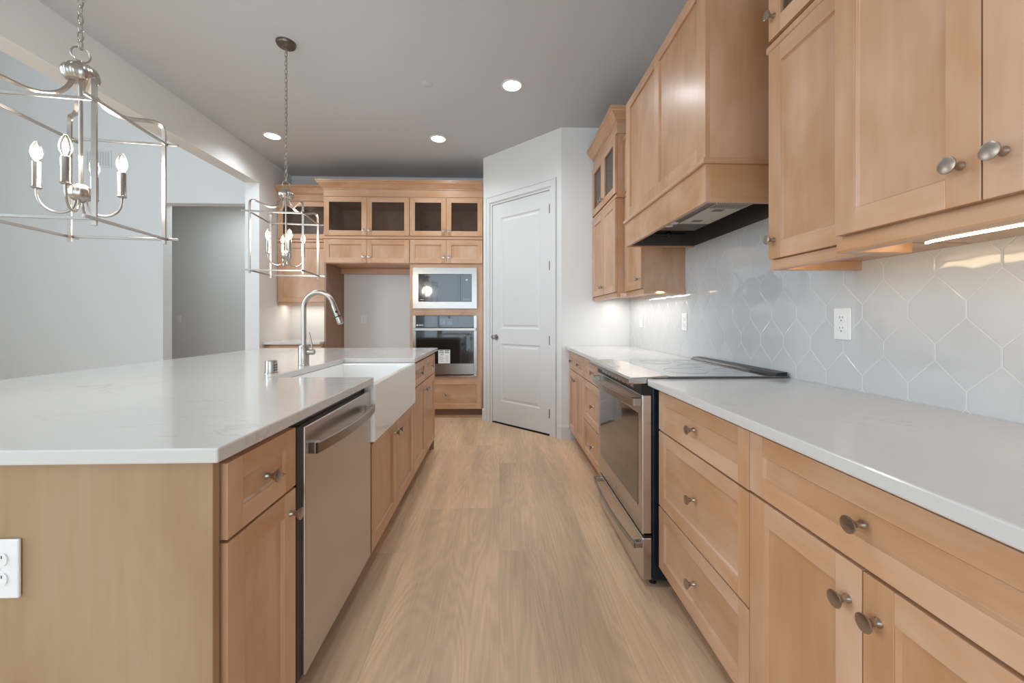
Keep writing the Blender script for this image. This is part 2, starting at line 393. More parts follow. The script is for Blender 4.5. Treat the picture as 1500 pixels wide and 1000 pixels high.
# walls behind the camera, with window openings
mb = MB().box(XL, -2.4, REAR - 0.12, REAR, 0, 0.75).box(0.9, XW + 0.1, REAR - 0.12, REAR, 0.0, HL).box(-3.4, -2.4, REAR - 0.12, REAR, 0.75, HL).box(-2.4, 0.9, REAR - 0.12, REAR, 0, 0.1)
mb.box(-2.4, 0.9, REAR - 0.12, REAR, 2.75, HL).box(XL, -5.8, REAR - 0.12, REAR, 0.75, HL).box(-5.8, -3.4, REAR - 0.12, REAR, 4.1, HL)
struct('wall_rear', mb, M['wall'])
mb = MB().box(XL - 0.1, XL, REAR, -2.8, 0, HL).box(XL - 0.1, XL, 0.8, 7.0, 0, HL).box(XL - 0.1, XL, -2.8, 0.8, 0, 0.9).box(XL - 0.1, XL, -2.8, 0.8, 5.05, HL)
struct('wall_side', mb, M['wall'])
def window(n, x0, x1, z0, z1, cols, rows, along='x', at=0.0):
    mb = MB(); t = 0.05
    g = (lambda a, b, c, d: mb.box(a, b, at - 0.09, at - 0.03, c, d)) if along == 'x' else (lambda a, b, c, d: mb.box(at - 0.08, at - 0.03, a, b, c, d))
    g(x0, x0 + t, z0, z1); g(x1 - t, x1, z0, z1); g(x0 + t, x1 - t, z0, z0 + t); g(x0 + t, x1 - t, z1 - t, z1)
    for i in range(1, cols):
        x = x0 + (x1 - x0) * i / cols; g(x - 0.02, x + 0.02, z0 + t, z1 - t)
    for i in range(1, rows):
        z = z0 + (z1 - z0) * i / rows; g(x0 + t, x1 - t, z - 0.012, z + 0.012)
    o = struct('window_%d' % n, mb, M['white'])
    p = slab(x0 + t, x1 - t, at - 0.065, at - 0.06, z0 + t, z1 - t) if along == 'x' else slab(at - 0.06, at - 0.055, x0 + t, x1 - t, z0 + t, z1 - t)
    p.build('pane', M['window'], o)
window(1, -2.4, 0.9, 0.1, 2.75, 3, 2, 'x', REAR)
window(2, -5.8, -3.4, 0.75, 4.1, 3, 2, 'x', REAR)
window(3, -2.8, 0.8, 0.9, 5.05, 3, 3, 'y', XL)  # unseen; set high so its added side light clears the island
# backsplash of elongated hexagon tiles on the right wall
bs = MB().box(XW - 0.0072, XW, 0.2, YP, 0.88, 1.70).build('grout_bed', M['grout'], wr)
def hex_tiles():
    mb = MB(); W2, HV, HS = 0.0775, 0.0235, 0.0785; pitch = HS + 2 * HV; g = 0.0013
    y_lo, y_hi, z_lo, z_hi = 0.22, YP - 0.002, 0.9055, 1.695
    def clip(pts, ax, val, keep_gt):
        out = []
        for i in range(len(pts)):
            a, b = pts[i], pts[(i + 1) % len(pts)]
            ia = (a[ax] > val) == keep_gt; ib = (b[ax] > val) == keep_gt
            if ia: out.append(a)
            if ia != ib:
                t = (val - a[ax]) / (b[ax] - a[ax]); out.append((a[0] + (b[0] - a[0]) * t, a[1] + (b[1] - a[1]) * t))
        return out
    for j in range(-4, 6):
        zc = 1.190 + j * pitch
        for i in range(-8, 22):
            yc = 1.119 + i * 2 * W2 + (W2 if j % 2 else 0)
            outer = [(-W2 + g, -HV), (0, -HV - HS + g * 1.4), (W2 - g, -HV), (W2 - g, HV), (0, HV + HS - g * 1.4), (-W2 + g, HV)]
            pts = [(yc + a, zc + b) for a, b in outer]
            for ax, val, gt in ((0, y_lo, True), (0, y_hi, False), (1, z_lo, True), (1, z_hi, False)):
                if len(pts) > 2: pts = clip(pts, ax, val, gt)
            if len(pts) < 3: continue
            cy = sum(p[0] for p in pts) / len(pts); cz = sum(p[1] for p in pts) / len(pts)
            n = len(pts); e = 0.0025
            def shrink(p):
                d = math.hypot(p[0] - cy, p[1] - cz) or 1; k = max(0, (d - e) / d); return (cy + (p[0] - cy) * k, cz + (p[1] - cz) * k)
            v0 = [(XW - 0.0068, p[0], p[1]) for p in pts]; v1 = [(XW - 0.0076, p[0], p[1]) for p in pts]
            v2 = [(XW - 0.0082,) + shrink(p) for p in pts]
            ff = [(k, (k + 1) % n, n + (k + 1) % n, n + k) for k in range(n)] + [(n + k, n + (k + 1) % n, 2 * n + (k + 1) % n, 2 * n + k) for k in range(n)] + [tuple(range(2 * n, 3 * n))]
            mb.add(v0 + v1 + v2, ff)
    return mb
hex_tiles().build('tile_backsplash', M['tile'], wr)
# baseboards
bp_ = [(0, 0), (0.014, 0), (0.014, 0.115), (0.006, 0.135), (0, 0.135)]
def base(name, path): return struct(name, MB().sweep(path, bp_), M['white'])
base('baseboard_pantry', [(0.70, YP - 0.0005), (CR.x, YP - 0.0005), diag(DU0 - 0.075, -0.0005, 0)[:2]][::-1])
base('baseboard_pantry_left', [diag(DU1 + 0.075, -0.0005, 0)[:2], (CL.x - 0.004, CL.y)][::-1])
base('baseboard_left', [(XB, YB - 0.66), (XB, YJ), (XB - 0.155, YJ), (XB - 0.155, YB)])
base('baseboard_living', [(XL, YB), (HX0, YB)])
# pantry door: jamb and casing, two-panel slab, hinges, knob
d1 = bpy.data.objects.new('door_1', None); C.objects.link(d1); d1['kind'] = 'structure'
d1['label'] = 'tall white two-panel pantry door in the diagonal corner wall'; d1.location = diag(DU0, 0, 0)
ROOT['door_1'] = Matrix.Translation(d1.location)
mb = MB()
cas = 0.068
def cbox(u0, u1, w0, w1, z0, z1, mb): mb.prism([(u0, w0), (u1, w0), (u1, w1), (u0, w1)], z0, z1, 0, diag)
for u0, u1 in ((DU0 - cas, DU0 - 0.006), (DU1 + 0.006, DU1 + cas)):
    cbox(u0, u1, -0.016, 0, 0, DH + cas, mb)
    o_ = u0 if u0 < DU0 - 0.03 else u1 - 0.016
    cbox(o_, o_ + 0.016, -0.022, -0.016, 0, DH + cas, mb)
cbox(DU0 - 0.006, DU1 + 0.006, -0.016, 0, DH + 0.006, DH + cas, mb)
cbox(DU0 - cas, DU1 + cas, -0.022, -0.0, DH + cas, DH + cas + 0.016, mb)
mb.build('casing', M['white'], d1, bevel=0.003, world=True)
mb = MB(); cbox(DU0, DU0 + 0.018, 0, 0.11, 0, DH, mb); cbox(DU1 - 0.018, DU1, 0, 0.11, 0, DH, mb); cbox(DU0 + 0.018, DU1 - 0.018, 0, 0.11, DH - 0.018, DH, mb)
cbox(DU0 + 0.018, DU1 - 0.018, 0.05, 0.11, 0.0, 0.012, mb)
mb.build('jamb', M['white'], d1, world=True)
def door_slab():
    mb = MB(); u0, u1 = DU0 + 0.021, DU1 - 0.021; z0, z1 = 0.015, DH - 0.021; w0, w1 = 0.012, 0.047
    pu0, pu1 = u0 + 0.125, u1 - 0.125
    zs = [(0.25, 0.895), (1.06, z1 - 0.16)]
    cbox(u0, pu0, w0, w1, z0, z1, mb); cbox(pu1, u1, w0, w1, z0, z1, mb)
    cbox(pu0, pu1, w0, w1, z0, zs[0][0], mb); cbox(pu0, pu1, w0, w1, zs[0][1], zs[1][0], mb); cbox(pu0, pu1, w0, w1, zs[1][1], z1, mb)
    for a, b in zs:
        # moulded edge: slope down, flat groove, raised field
        def ring(d, dep): return [diag(pu0 + d, w0 + dep, a + d), diag(pu1 - d, w0 + dep, a + d), diag(pu1 - d, w0 + dep, b - d), diag(pu0 + d, w0 + dep, b - d)]
        R = [ring(0, 0), ring(0.014, 0.010), ring(0.026, 0.010), ring(0.045, 0.003)]
        vv = sum(R, []); ff = []
        for k in range(3):
            for i in range(4): j = (i + 1) % 4; ff.append((k * 4 + i, k * 4 + j, k * 4 + 4 + j, k * 4 + 4 + i))
        ff.append((12, 13, 14, 15)); mb.add(vv, ff)
        cbox(pu0, pu1, w0 + 0.02, w1, a, b, mb)
    return mb
sl = door_slab().build('door_slab', M['white'], d1, world=True)
kp = Vector(diag(DU1 - 0.08, 0.012, 0.965))
mb = MB().lathe([(0, 0), (0.031, 0), (0.031, 0.006), (0.012, 0.010), (0.010, 0.030), (0.020, 0.036), (0.027, 0.048), (0.026, 0.058), (0.018, 0.066), (0, 0.068)], kp, -nv, 20)
kb = mb.build('door_knob', M['nickel'], d1, smooth=35, world=True); kb['label'] = 'satin nickel door knob'
for z in (0.22, 0.95, 1.70, 2.27):
    mb = MB(); p = diag(DU0 + 0.019, 0.004, z - 0.045); mb.lathe([(0, 0), (0.006, 0), (0.006, 0.09), (0, 0.09)], p, 'z', 8)
    cbox(DU0 + 0.019, DU0 + 0.034, 0.010, 0.0122, z - 0.045, z + 0.045, mb)
    mb.build('hinge', M['nickeld'], d1, world=True)
mb = MB(); cbox(DU0 + 0.018, DU1 - 0.018, 0.0, 0.11, 0.0, 0.004, mb)
mb.build('threshold', M['shadow'], d1, world=True)
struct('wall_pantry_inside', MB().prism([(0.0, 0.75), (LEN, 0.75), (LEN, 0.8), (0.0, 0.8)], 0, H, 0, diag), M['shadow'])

# ------------------------------------------------------------------ cabinets
T = 0.02                                         # door thickness; door fronts lie in the plane y = 0
def shaker(x0, x1, z0, z1, rail=0.058, glass_hole=False, rec=0.009, hor=False):
    mb = MB()
    mb.box(x0, x0 + rail, 0, T, z0, z1, 0); mb.box(x1 - rail, x1, 0, T, z0, z1, 0)
    mb.box(x0 + rail, x1 - rail, 0, T, z0, z0 + rail, 1); mb.box(x0 + rail, x1 - rail, 0, T, z1 - rail, z1, 1)
    if not glass_hole:
        a0, a1, c0, c1 = x0 + rail, x1 - rail, z0 + rail, z1 - rail; e = 0.005
        v = [(a0, 0.0015, c0), (a1, 0.0015, c0), (a1, 0.0015, c1), (a0, 0.0015, c1), (a0 + e, rec, c0 + e), (a1 - e, rec, c0 + e), (a1 - e, rec, c1 - e), (a0 + e, rec, c1 - e),
             (a0, T - 0.002, c0), (a1, T - 0.002, c0), (a1, T - 0.002, c1), (a0, T - 0.002, c1)]
        mb.add(v, [(4, 5, 6, 7), (0, 1, 5, 4), (1, 2, 6, 5), (2, 3, 7, 6), (3, 0, 4, 7), (11, 10, 9, 8), (0, 8, 9, 1), (1, 9, 10, 2), (2, 10, 11, 3), (3, 11, 8, 0)], 1 if hor else 0)
    return mb
KNOB = None
def knob(x, z, parent, y=0.0):
    global KNOB
    if KNOB is None:
        KNOB = MB().lathe([(0, 0), (0.0085, 0), (0.0085, 0.002), (0.0058, 0.006), (0.0058, 0.012), (0.0085, 0.019), (0.0150, 0.0255), (0.0162, 0.0275), (0.0160, 0.0295), (0.012, 0.0305), (0, 0.031)], (0, 0, 0), '-y', 24).build('knob', M['nickel'], parent, smooth=40)
        o = KNOB
    else:
        o = KNOB.copy(); C.objects.link(o)
    o.name = 'knob'; o.parent = parent; o.location = (x, y, z); return o
def door(root, x0, x1, z0, z1, kx=None, kz=None, glass_=False, rail=0.058):
    d = shaker(x0, x1, z0, z1, rail, glass_).build('door', [M['wood'], M['woodh']], root, bevel=0.0012)
    if glass_:
        slab(x0 + rail - 0.006, x1 - rail + 0.006, 0.010, 0.014, z0 + rail - 0.006, z1 - rail + 0.006).build('glass_pane', M['pane'], d)
    if kx is not None: knob(kx, kz, d)
    return d
def drawer(root, x0, x1, z0, z1, knobs=None, rail=0.05):
    d = shaker(x0, x1, z0, z1, rail, hor=True).build('drawer', [M['wood'], M['woodh']], root, bevel=0.0012)
    for k in knobs if knobs is not None else [(x0 + x1) / 2]: knob(k, (z0 + z1) / 2, d)
    return d
ZT = 0.875                                       # underside of the worktops
def base_body(root, W, D, toe=True, z0=0.10):
    MB().box(0, W, T + 0.001, D, z0, ZT - 0.001).build('body', M['wood'], root, bevel=0.001)
    if toe: MB().box(0, W, 0.085, D, 0, z0).build('toe_kick', M['toe'], root)
G = 0.0015
# right-hand run, fronts facing the aisle (-X)
XF = 0.68; RZ = -PI / 2
def right(y_hi): return (XF, y_hi, 0)
t = thing('base_cabinet', 'maple three-drawer base cabinet right beside the near side of the range', 'cabinet', right(1.668), RZ)
W = 1.668 - 1.055; base_body(t, W, 0.58)
for a, b in ((0.695, 0.856), (0.375, 0.688), (0.108, 0.368)): drawer(t, 0.003, W - G, a, b)
t = thing('base_cabinet', 'maple base cabinet with one wide drawer over two doors, nearest on the right', 'cabinet', right(1.055), RZ)
W = 0.67; base_body(t, W, 0.58)
drawer(t, G, W - G, 0.698, 0.856)
door(t, G, W / 2 - G, 0.108, 0.690, W / 2 - 0.03, 0.617); door(t, W / 2 + G, W - G, 0.108, 0.690, W / 2 + 0.032, 0.617)
t = thing('base_cabinet', 'maple three-drawer base cabinet beyond the far side of the range', 'cabinet', right(3.165), RZ)
W = 3.165 - 2.475; base_body(t, W, 0.58)
for a, b in ((0.695, 0.856), (0.375, 0.688), (0.108, 0.368)): drawer(t, G, W - 0.03, a, b)
t = thing('base_cabinet', 'far right maple base cabinet against the pantry wall, two knobs on its drawer', 'cabinet', right(3.832), RZ)
W = 3.832 - 3.165; base_body(t, W, 0.58)
drawer(t, 0.01, W - G, 0.695, 0.856, [W * 0.25, W * 0.75])
door(t, 0.01, W / 2 - G, 0.108, 0.688, W / 2 - 0.035, 0.62); door(t, W / 2 + G, W - G, 0.108, 0.688, W / 2 + 0.035, 0.62)
XC = 0.640; XCB = XW - 0.0085
o = slab(XC, XCB, 0.365, 1.689, ZT, 0.905).build('countertop', M['quartz'], None, bevel=0.004)
tag(o, 'white quartz worktop on the right, near side of the range', 'countertop')
o = slab(XC, XCB, 2.456, YP - 0.001, ZT, 0.905).build('countertop', M['quartz'], None, bevel=0.004)
tag(o, 'white quartz worktop beyond the range, running to the pantry wall', 'countertop')

# ------------------------------------------------------------------ wall cabinets
Z_UB, Z_DIV, Z_GT = 1.365, 2.105, 2.60            # bottom, division between the two boxes, top of glass boxes
def hollow(root, W, D, z0, z1):
    p = 0.018; y0 = T + 0.001
    mb = MB().box(0, p, y0, D, z0, z1).box(W - p, W, y0, D, z0, z1).box(p, W - p, D - 0.01, D, z0, z1)
    mb.box(p, W - p, y0, D - 0.01, z1 - p, z1).box(p, W - p, y0, D - 0.01, z0, z0 + p)
    mb.box(p, 0.03, y0, y0 + 0.018, z0 + p, z1 - p).box(W - 0.03, W - p, y0, y0 + 0.018, z0 + p, z1 - p)
    return mb.build('body', M['wood'], root, bevel=0.001)
def lower_box(root, W, D, doors, left_end=True, right_end=True, zb=Z_UB, zt=Z_DIV, rail_l=None, rail_r=None, light_rail=True, x0=0.0):
    MB().box(0, W, T + 0.001, D, zb, zt).build('body', M['wood'], root, bevel=0.001)
    for a in doors: door(root, *a)
    if light_rail:
        pr = [(-0.022, zb - 0.03), (0.006, zb - 0.03), (0.008, zb - 0.024), (0.008, zb + 0.004), (0.002, zb + 0.004), (-0.0, zb - 0.0005), (-0.022, zb - 0.0005)]
        path = []
        if left_end: path.append((0.0, rail_l or D))
        path += [(x0, T + 0.002), (W, T + 0.002)]
        if right_end: path.append((W, rail_r or D))
        lr = [(o, z) for o, z in pr]
        MB().sweep(path, lr).build('light_rail', M['woodh'], root)
def front_path(W, D, left, right_):
    """plan path along the front of a box, with returns; out is to the right of travel, so travel goes left to right with the front on the right-hand side"""
    p = []
    if left: p.append((0.0, D))
    p += [(0.0, T), (W, T)]
    if right_: p.append((W, D))
    return p
# far right stack: deep two-door pair, then a narrower shallow one next to the hood
def uz(y_hi, xf): return (xf, y_hi, 0)
DB = XW - 0.0085
t = thing('upper_cabinet', 'maple wall cabinet with two solid doors in the far right corner', 'cabinet', uz(3.80, 0.90), RZ)
W = 3.80 - 3.045; D = DB - 0.90
lower_box(t, W, D, [(G, W / 2 - G, 1.375, 2.10, W / 2 - 0.032, 1.44), (W / 2 + G, W - G, 1.375, 2.10, W / 2 + 0.032, 1.44)], False, False)
MB().box(-0.034, -0.001, T * 0.5, 0.04, 1.345, 2.105).build('filler_strip', M['wood'], t)
t2 = thing('glass_front_cabinet', 'maple glass-door cabinet high in the far right corner', 'cabinet', uz(3.80, 0.90), RZ)
hollow(t2, W, D, 2.135, Z_GT)
MB().box(-0.034, -0.001, T * 0.5, 0.04, 2.135, Z_GT).build('filler_strip', M['wood'], t2)
for a, b, k in ((G, W / 2 - G, W / 2 - 0.032), (W / 2 + G, W - G, W / 2 + 0.032)): door(t2, a, b, 2.145, Z_GT - 0.005, k, 2.20, True)
W3 = 3.043 - 2.675; XU = 0.97; D3 = DB - XU
t = thing('upper_cabinet', 'narrow maple wall cabinet between the hood and the far right corner', 'cabinet', uz(3.043, XU), RZ)
lower_box(t, W3, D3, [(0.012, W3 - G, 1.375, 2.10, W3 - 0.032, 1.44)], False, True, x0=0.010)
t2 = thing('glass_front_cabinet', 'narrow maple glass-door cabinet high behind the far side of the hood', 'cabinet', uz(3.043, XU), RZ)
hollow(t2, W3, D3, 2.135, 2.53); door(t2, 0.012, W3 - G, 2.145, 2.525, W3 - 0.032, 2.20, True)
# near right stack: shallow one next to the hood, then the deep one that fills the top right of the view
W1 = 1.375 - 1.028; XU1 = 0.955; D1 = DB - XU1
t = thing('upper_cabinet', 'narrow maple wall cabinet right beside the near side of the hood', 'cabinet', uz(1.375, XU1), RZ)
lower_box(t, W1, D1, [(G, W1 - G, 1.372, 2.10, 0.030, 1.437)], True, False)
t2 = thing('glass_front_cabinet', 'narrow maple glass-door cabinet above the one beside the near side of the hood', 'cabinet', uz(1.375, XU1), RZ)
hollow(t2, W1, D1, 2.135, 2.53); door(t2, G, W1 - G, 2.142, 2.525, 0.030, 2.215, True)
W2 = 0.64; XU2 = 0.885; D2 = DB - XU2
t = thing('upper_cabinet', 'large two-door maple wall cabinet nearest on the right, lit underneath', 'cabinet', uz(1.018, XU2), RZ)
lower_box(t, W2, D2, [(G, W2 / 2 - G, 1.379, 2.10, W2 / 2 - 0.033, 1.455), (W2 / 2 + G, W2 - G, 1.379, 2.10, W2 / 2 + 0.033, 1.455)], True, False, rail_l=0.19)
t2 = thing('glass_front_cabinet', 'wide two-door maple glass cabinet over the nearest right wall cabinet', 'cabinet', uz(1.018, XU2), RZ)
hollow(t2, W2, D2, 2.135, Z_GT)
for a, b, k in ((G, W2 / 2 - G, W2 / 2 - 0.032), (W2 / 2 + G, W2 - G, W2 / 2 + 0.032)): door(t2, a, b, 2.142, Z_GT - 0.005, k, 2.215, True)
# belt moulding and crown over each run (local plan coordinates of a run, world built)
BELT = [(0, 2.106), (0.012, 2.106), (0.016, 2.110), (0.016, 2.129), (0.012, 2.134), (0, 2.134)]
CROWN = [(0.0, 2.602), (0.012, 2.602), (0.012, 2.612), (0.006, 2.614), (0.006, 2.686), (0.014, 2.690), (0.014, 2.700), (0.022, 2.704), (0.030, 2.716), (0.050, 2.742), (0.066, 2.752), (0.066, 2.762), (0.074, 2.766), (0.074, 2.785), (0.0, 2.785)]
CAP = [(-0.02, 2.531), (0.008, 2.531), (0.026, 2.552), (0.026, 2.570), (-0.02, 2.570)]
def run(name, label, cat, path, prof, mat=M['woodh']):
    o = MB().sweep(path, prof).build(name, mat, None, smooth=25); return tag(o, label, cat)
# travel with the cabinet front on the right-hand side: on the right wall fronts face -X, so travel in -Y ... right of (-Y) is -X
RP_far = [(0.90 + T, 3.80), (0.90 + T, 3.044), (XU + T, 3.044), (XU + T, 2.675), (DB, 2.675)]
RP_near = [(DB, 1.375), (XU1 + T, 1.375), (XU1 + T, 1.019), (XU2 + T, 1.019), (XU2 + T, 0.378), (DB, 0.378)]
for nm, pth, lab in (('far', RP_far, 'far right cabinets beyond the hood'), ('near', RP_near, 'near right cabinets this side of the hood')):
    if nm == 'far':
        run('crown_moulding', 'maple crown moulding on top of the two-door stack in the far right corner', 'moulding', [(0.90 + T, 3.80), (0.90 + T, 3.044), (DB, 3.044)], CROWN)
        run('cap_moulding', 'plain maple cap strip on the narrow cabinet behind the far side of the hood', 'moulding', [(XU + T, 3.042), (XU + T, 2.675), (DB, 2.675)], CAP)
    else:
        run('crown_moulding', 'maple crown moulding on top of the nearest right cabinet stack', 'moulding', [(DB, 1.019), (XU2 + T, 1.019), (XU2 + T, 0.378), (DB, 0.378)], CROWN)
        run('cap_moulding', 'plain maple cap strip on the narrow cabinet beside the near side of the hood', 'moulding', [(DB, 1.375), (XU1 + T, 1.375), (XU1 + T, 1.021)], CAP)
    run('belt_moulding', 'thin maple moulding strip between upper and lower boxes of the ' + lab, 'moulding', pth, BELT)
# LED strip under the near cabinet
mb = MB().tube([(1.075, 0.962, 1.353), (1.066, 0.94, 1.353), (1.062, 0.90, 1.353), (1.062, 0.42, 1.353)], 0.0035, 8)
o = mb.build('led_strip_light', M['led'], None, smooth=60); tag(o, 'glowing warm LED strip under the nearest right wall cabinet', 'light')
light('led_glow_near', 'AREA', (0.935, 0.69, 1.348), (0, -PI / 2 - 0.5, 0), 0.38, (1, 0.80, 0.50), (0.03, 0.55))
light('led_glow_near_shallow', 'AREA', (1.005, 1.20, 1.348), (0, -PI / 2 - 0.5, 0), 0.22, (1, 0.80, 0.50), (0.03, 0.28))
light('led_glow_far', 'AREA', (1.10, 3.2, 1.352), (0, 0, 0), 3.0, (1, 0.97, 0.93), (0.05, 1.1))
light('led_glow_back', 'AREA', (-2.37, 5.08, 1.352), (0, 0, 0), 1.4, (1, 0.91, 0.80), (0.55, 0.05))

# ------------------------------------------------------------------ range hood
HY0, HY1, HXF = 1.572, 2.572, 0.832
t = thing('range_hood', 'maple box range hood with two front panels above the cooktop', 'hood', ((HXF + XW) / 2, (HY0 + HY1) / 2, 1.635))
def hb(mb, x0, x1, y0, y1, z0, z1, mi=0): return mb.box(x0, x1, y0, y1, z0, z1, mi)
mb = MB()                                            # side walls and back board of the upper box
mb.box(HXF + 0.02, DB, HY0, HY0 + 0.018, 1.80, 2.567).box(HXF + 0.02, DB, HY1 - 0.018, HY1, 1.80, 2.567).box(HXF + 0.02, DB, HY0 + 0.018, HY1 - 0.018, 2.549, 2.567)
mb.build('upper_box', M['wood'], t, bevel=0.001, world=True)
mb = MB(); r = 0.075; ym = (HY0 + HY1) / 2
for a, b in ((HY0, HY0 + 0.07), (ym - 0.03, ym + 0.03), (HY1 - 0.07, HY1)): mb.box(HXF, HXF + T, a, b, 1.80, 2.567, 0)
for a, b in ((HY0 + 0.07, ym - 0.03), (ym + 0.03, HY1 - 0.07)):
    mb.box(HXF, HXF + T, a, b, 1.80, 1.875, 1); mb.box(HXF, HXF + T, a, b, 2.512, 2.567, 1); mb.box(HXF + 0.010, HXF + T - 0.002, a, b, 1.875, 2.512, 0)
mb.build('front_frame', [M['wood'], M['woodh']], t, bevel=0.0012, world=True)
mb = MB().box(HXF, HXF + T, HY0, HY1, 1.635, 1.79).box(HXF + T, DB, HY0, HY0 + T, 1.635, 1.79).box(HXF + T, DB, HY1 - T, HY1, 1.635, 1.79)
mb.build('skirt', M['woodh'], t, bevel=0.0015, world=True)
mb = MB().sweep([(DB, HY1), (HXF, HY1), (HXF, HY0), (DB, HY0)], [(-0.01, 1.788), (0.010, 1.788), (0.014, 1.792), (0.014, 1.804), (0.008, 1.812), (-0.01, 1.812)])
mb.build('belt_moulding', M['woodh'], t, world=True)
li = MB()                                            # dark liner, open below
li.box(HXF + T + 0.001, DB - 0.001, HY0 + T + 0.001, HY1 - T - 0.001, 1.765, 1.785)
li.box(HXF + T + 0.001, HXF + T + 0.004, HY0 + T + 0.001, HY1 - T - 0.001, 1.642, 1.765).box(DB - 0.004, DB - 0.001, HY0 + T + 0.001, HY1 - T - 0.001, 1.642, 1.765)
li.box(HXF + T + 0.004, DB - 0.004, HY0 + T + 0.001, HY0 + T + 0.004, 1.642, 1.765).box(HXF + T + 0.004, DB - 0.004, HY1 - T - 0.004, HY1 - T - 0.001, 1.642, 1.765)
lo = li.build('liner', M['darkm'], t, world=True)
vi = MB().box(HXF + 0.06, 1.19, HY0 + 0.07, HY1 - 0.20, 1.70, 1.764).build('vent_insert', M['darkm'], t, bevel=0.004, world=True)
fl = MB().box(1.005, 1.175, HY0 + 0.06, HY0 + 0.61, 1.696, 1.700)
fl.build('filter', M['filter'], vi, world=True)
mb = MB()
for i in range(16):
    for j in range(9): mb.box(1.012 + i * 0.0098, 1.0165 + i * 0.0098, HY0 + 0.11 + j * 0.022, HY0 + 0.122 + j * 0.022, 1.6950, 1.6962)
mb.build('filter_slots', M['ink'], vi, world=True)
for y in (HY0 + 0.32, HY0 + 0.53): MB().box(1.05, 1.10, y, y + 0.035, 1.6945, 1.6962).build('filter_latch', M['nickeld'], vi, world=True)
for y in (HY0 + 0.60, HY0 + 0.67):
    MB().lathe([(0, 0), (0.022, 0), (0.022, 0.006), (0, 0.007)], (0.975, y, 1.700), '-z', 16).build('hood_lamp', M['plastic'], vi, smooth=35, world=True)
mb = MB().tube([(0.87, HY1 - 0.05, 1.71), (1.20, HY1 - 0.05, 1.71)], 0.008, 8)
mb.sphere((0.97, HY1 - 0.06, 1.71), 0.012).sphere((1.09, HY1 - 0.06, 1.71), 0.02)
mb.build('duct_bracket', M['black'], lo, smooth=40, world=True)

# ------------------------------------------------------------------ range
RY0, RY1 = 1.692, 2.453; yr = (RY0 + RY1) / 2
t = thing('range', 'stainless slide-in range with black glass cooktop in the right worktop', 'range', (0.62, yr, 0))
MB().box(0.665, 1.255, RY0, RY1, 0.03, 0.905).build('body', M['navy'], t, bevel=0.003, world=True)
ct = MB().box(0.735, 1.262, RY0 - 0.004, RY1 + 0.0, 0.9055, 0.914).build('cooktop', M['ctop'], t, bevel=0.002, world=True)
mb = MB()
for x, y, r in ((0.90, yr - 0.19, 0.10), (0.90, yr + 0.19, 0.085), (1.12, yr - 0.19, 0.075), (1.12, yr + 0.19, 0.10), (1.01, yr, 0.06)):
    n0 = 40; pts = [(x + r * math.cos(2 * PI * k / n0), y + r * math.sin(2 * PI * k / n0), 0.9141) for k in range(n0)]
    mb.tube(pts, 0.0006, 4, True)
mb.build('burner_ring', M['greyink'], ct, world=True)
mb = MB().prism([(1.205, 0.914), (1.262, 0.914), (1.262, 0.930), (1.215, 0.926)], RY0 + 0.0, RY1, 0, lambda u, v, w_: (u, w_, v))
mb.build('vent_trim', M['black'], t, bevel=0.002, world=True)
# control panel: sloping stainless top with a drop front
mb = MB().prism([(0.735, 0.9055), (0.735, 0.916), (0.572, 0.908), (0.562, 0.900), (0.562, 0.884), (0.60, 0.880), (0.66, 0.885), (0.664, 0.9055)], RY0 + 0.001, RY1 - 0.001, 0, lambda u, v, w_: (u, w_, v))
cp = mb.build('control_panel', M['steelh'], t, bevel=0.002, world=True)
mb = MB().prism([(0.598, 0.9093), (0.640, 0.9113), (0.640, 0.9118), (0.598, 0.9098)], yr - 0.02, yr + 0.16, 0, lambda u, v, w_: (u, w_, v))
mb.build('display', M['screen'], cp, world=True)
mb = MB().box(0.615, 0.664, RY0 + 0.003, RY1 - 0.003, 0.835, 0.879)
mb.build('vent_panel', M['black'], t, world=True)
mb = MB()
for k in range(9): mb.box(0.6135, 0.6148, RY0 + 0.10 + k * 0.062, RY0 + 0.145 + k * 0.062, 0.850, 0.866)
mb.build('vent_slots', M['steel'], t, world=True)
od = MB().box(0.620, 0.664, RY0 + 0.006, RY1 - 0.006, 0.228, 0.834).build('oven_door', M['steel'], t, bevel=0.005, world=True)
MB().box(0.6185, 0.6215, RY0 + 0.055, RY1 - 0.055, 0.335, 0.745).build('window_glass', M['bglass'], od, bevel=0.001, world=True)
def bar_handle(ya, yb, xin, xout, zc, hgt, bulge, mat, parent, side=1):
    """flat bowed pull with two brackets; side=+1 when the front faces -X"""
    n = 16; pts = []
    for k in range(n + 1):
        s = k / n; b = bulge * (1 - (2 * s - 1) ** 2); pts.append((xout - side * b, yb + (ya - yb) * s))
    prof = [(-0.005, zc - hgt / 2 + 0.002), (-0.003, zc - hgt / 2), (0.002, zc - hgt / 2), (0.004, zc - hgt / 2 + 0.002), (0.004, zc + hgt / 2 - 0.002), (0.002, zc + hgt / 2), (-0.003, zc + hgt / 2), (-0.005, zc + hgt / 2 - 0.002)]
    if side < 0: pts = pts[::-1]
    h_ = MB().sweep(pts, prof).build('handle', mat, parent, smooth=40, world=True)
    for y, sg in ((ya, 1), (yb, -1)):
        a, b = sorted((y, y + sg * 0.028)); x0, x1 = sorted((xin, xout + side * 0.004))
        MB().box(x0, x1, a, b, zc - hgt / 2, zc + hgt / 2).build('handle_bracket', mat, h_, bevel=0.002, world=True)
    return h_
bar_handle(RY0 + 0.012, RY1 - 0.012, 0.6205, 0.582, 0.800, 0.034, 0.026, M['steelh'], od)
MB().lathe([(0, 0), (0.016, 0), (0.016, 0.0015), (0, 0.002)], (0.6200, yr, 0.285), '-x', 20).build('badge', M['nickel'], od, smooth=35, world=True)
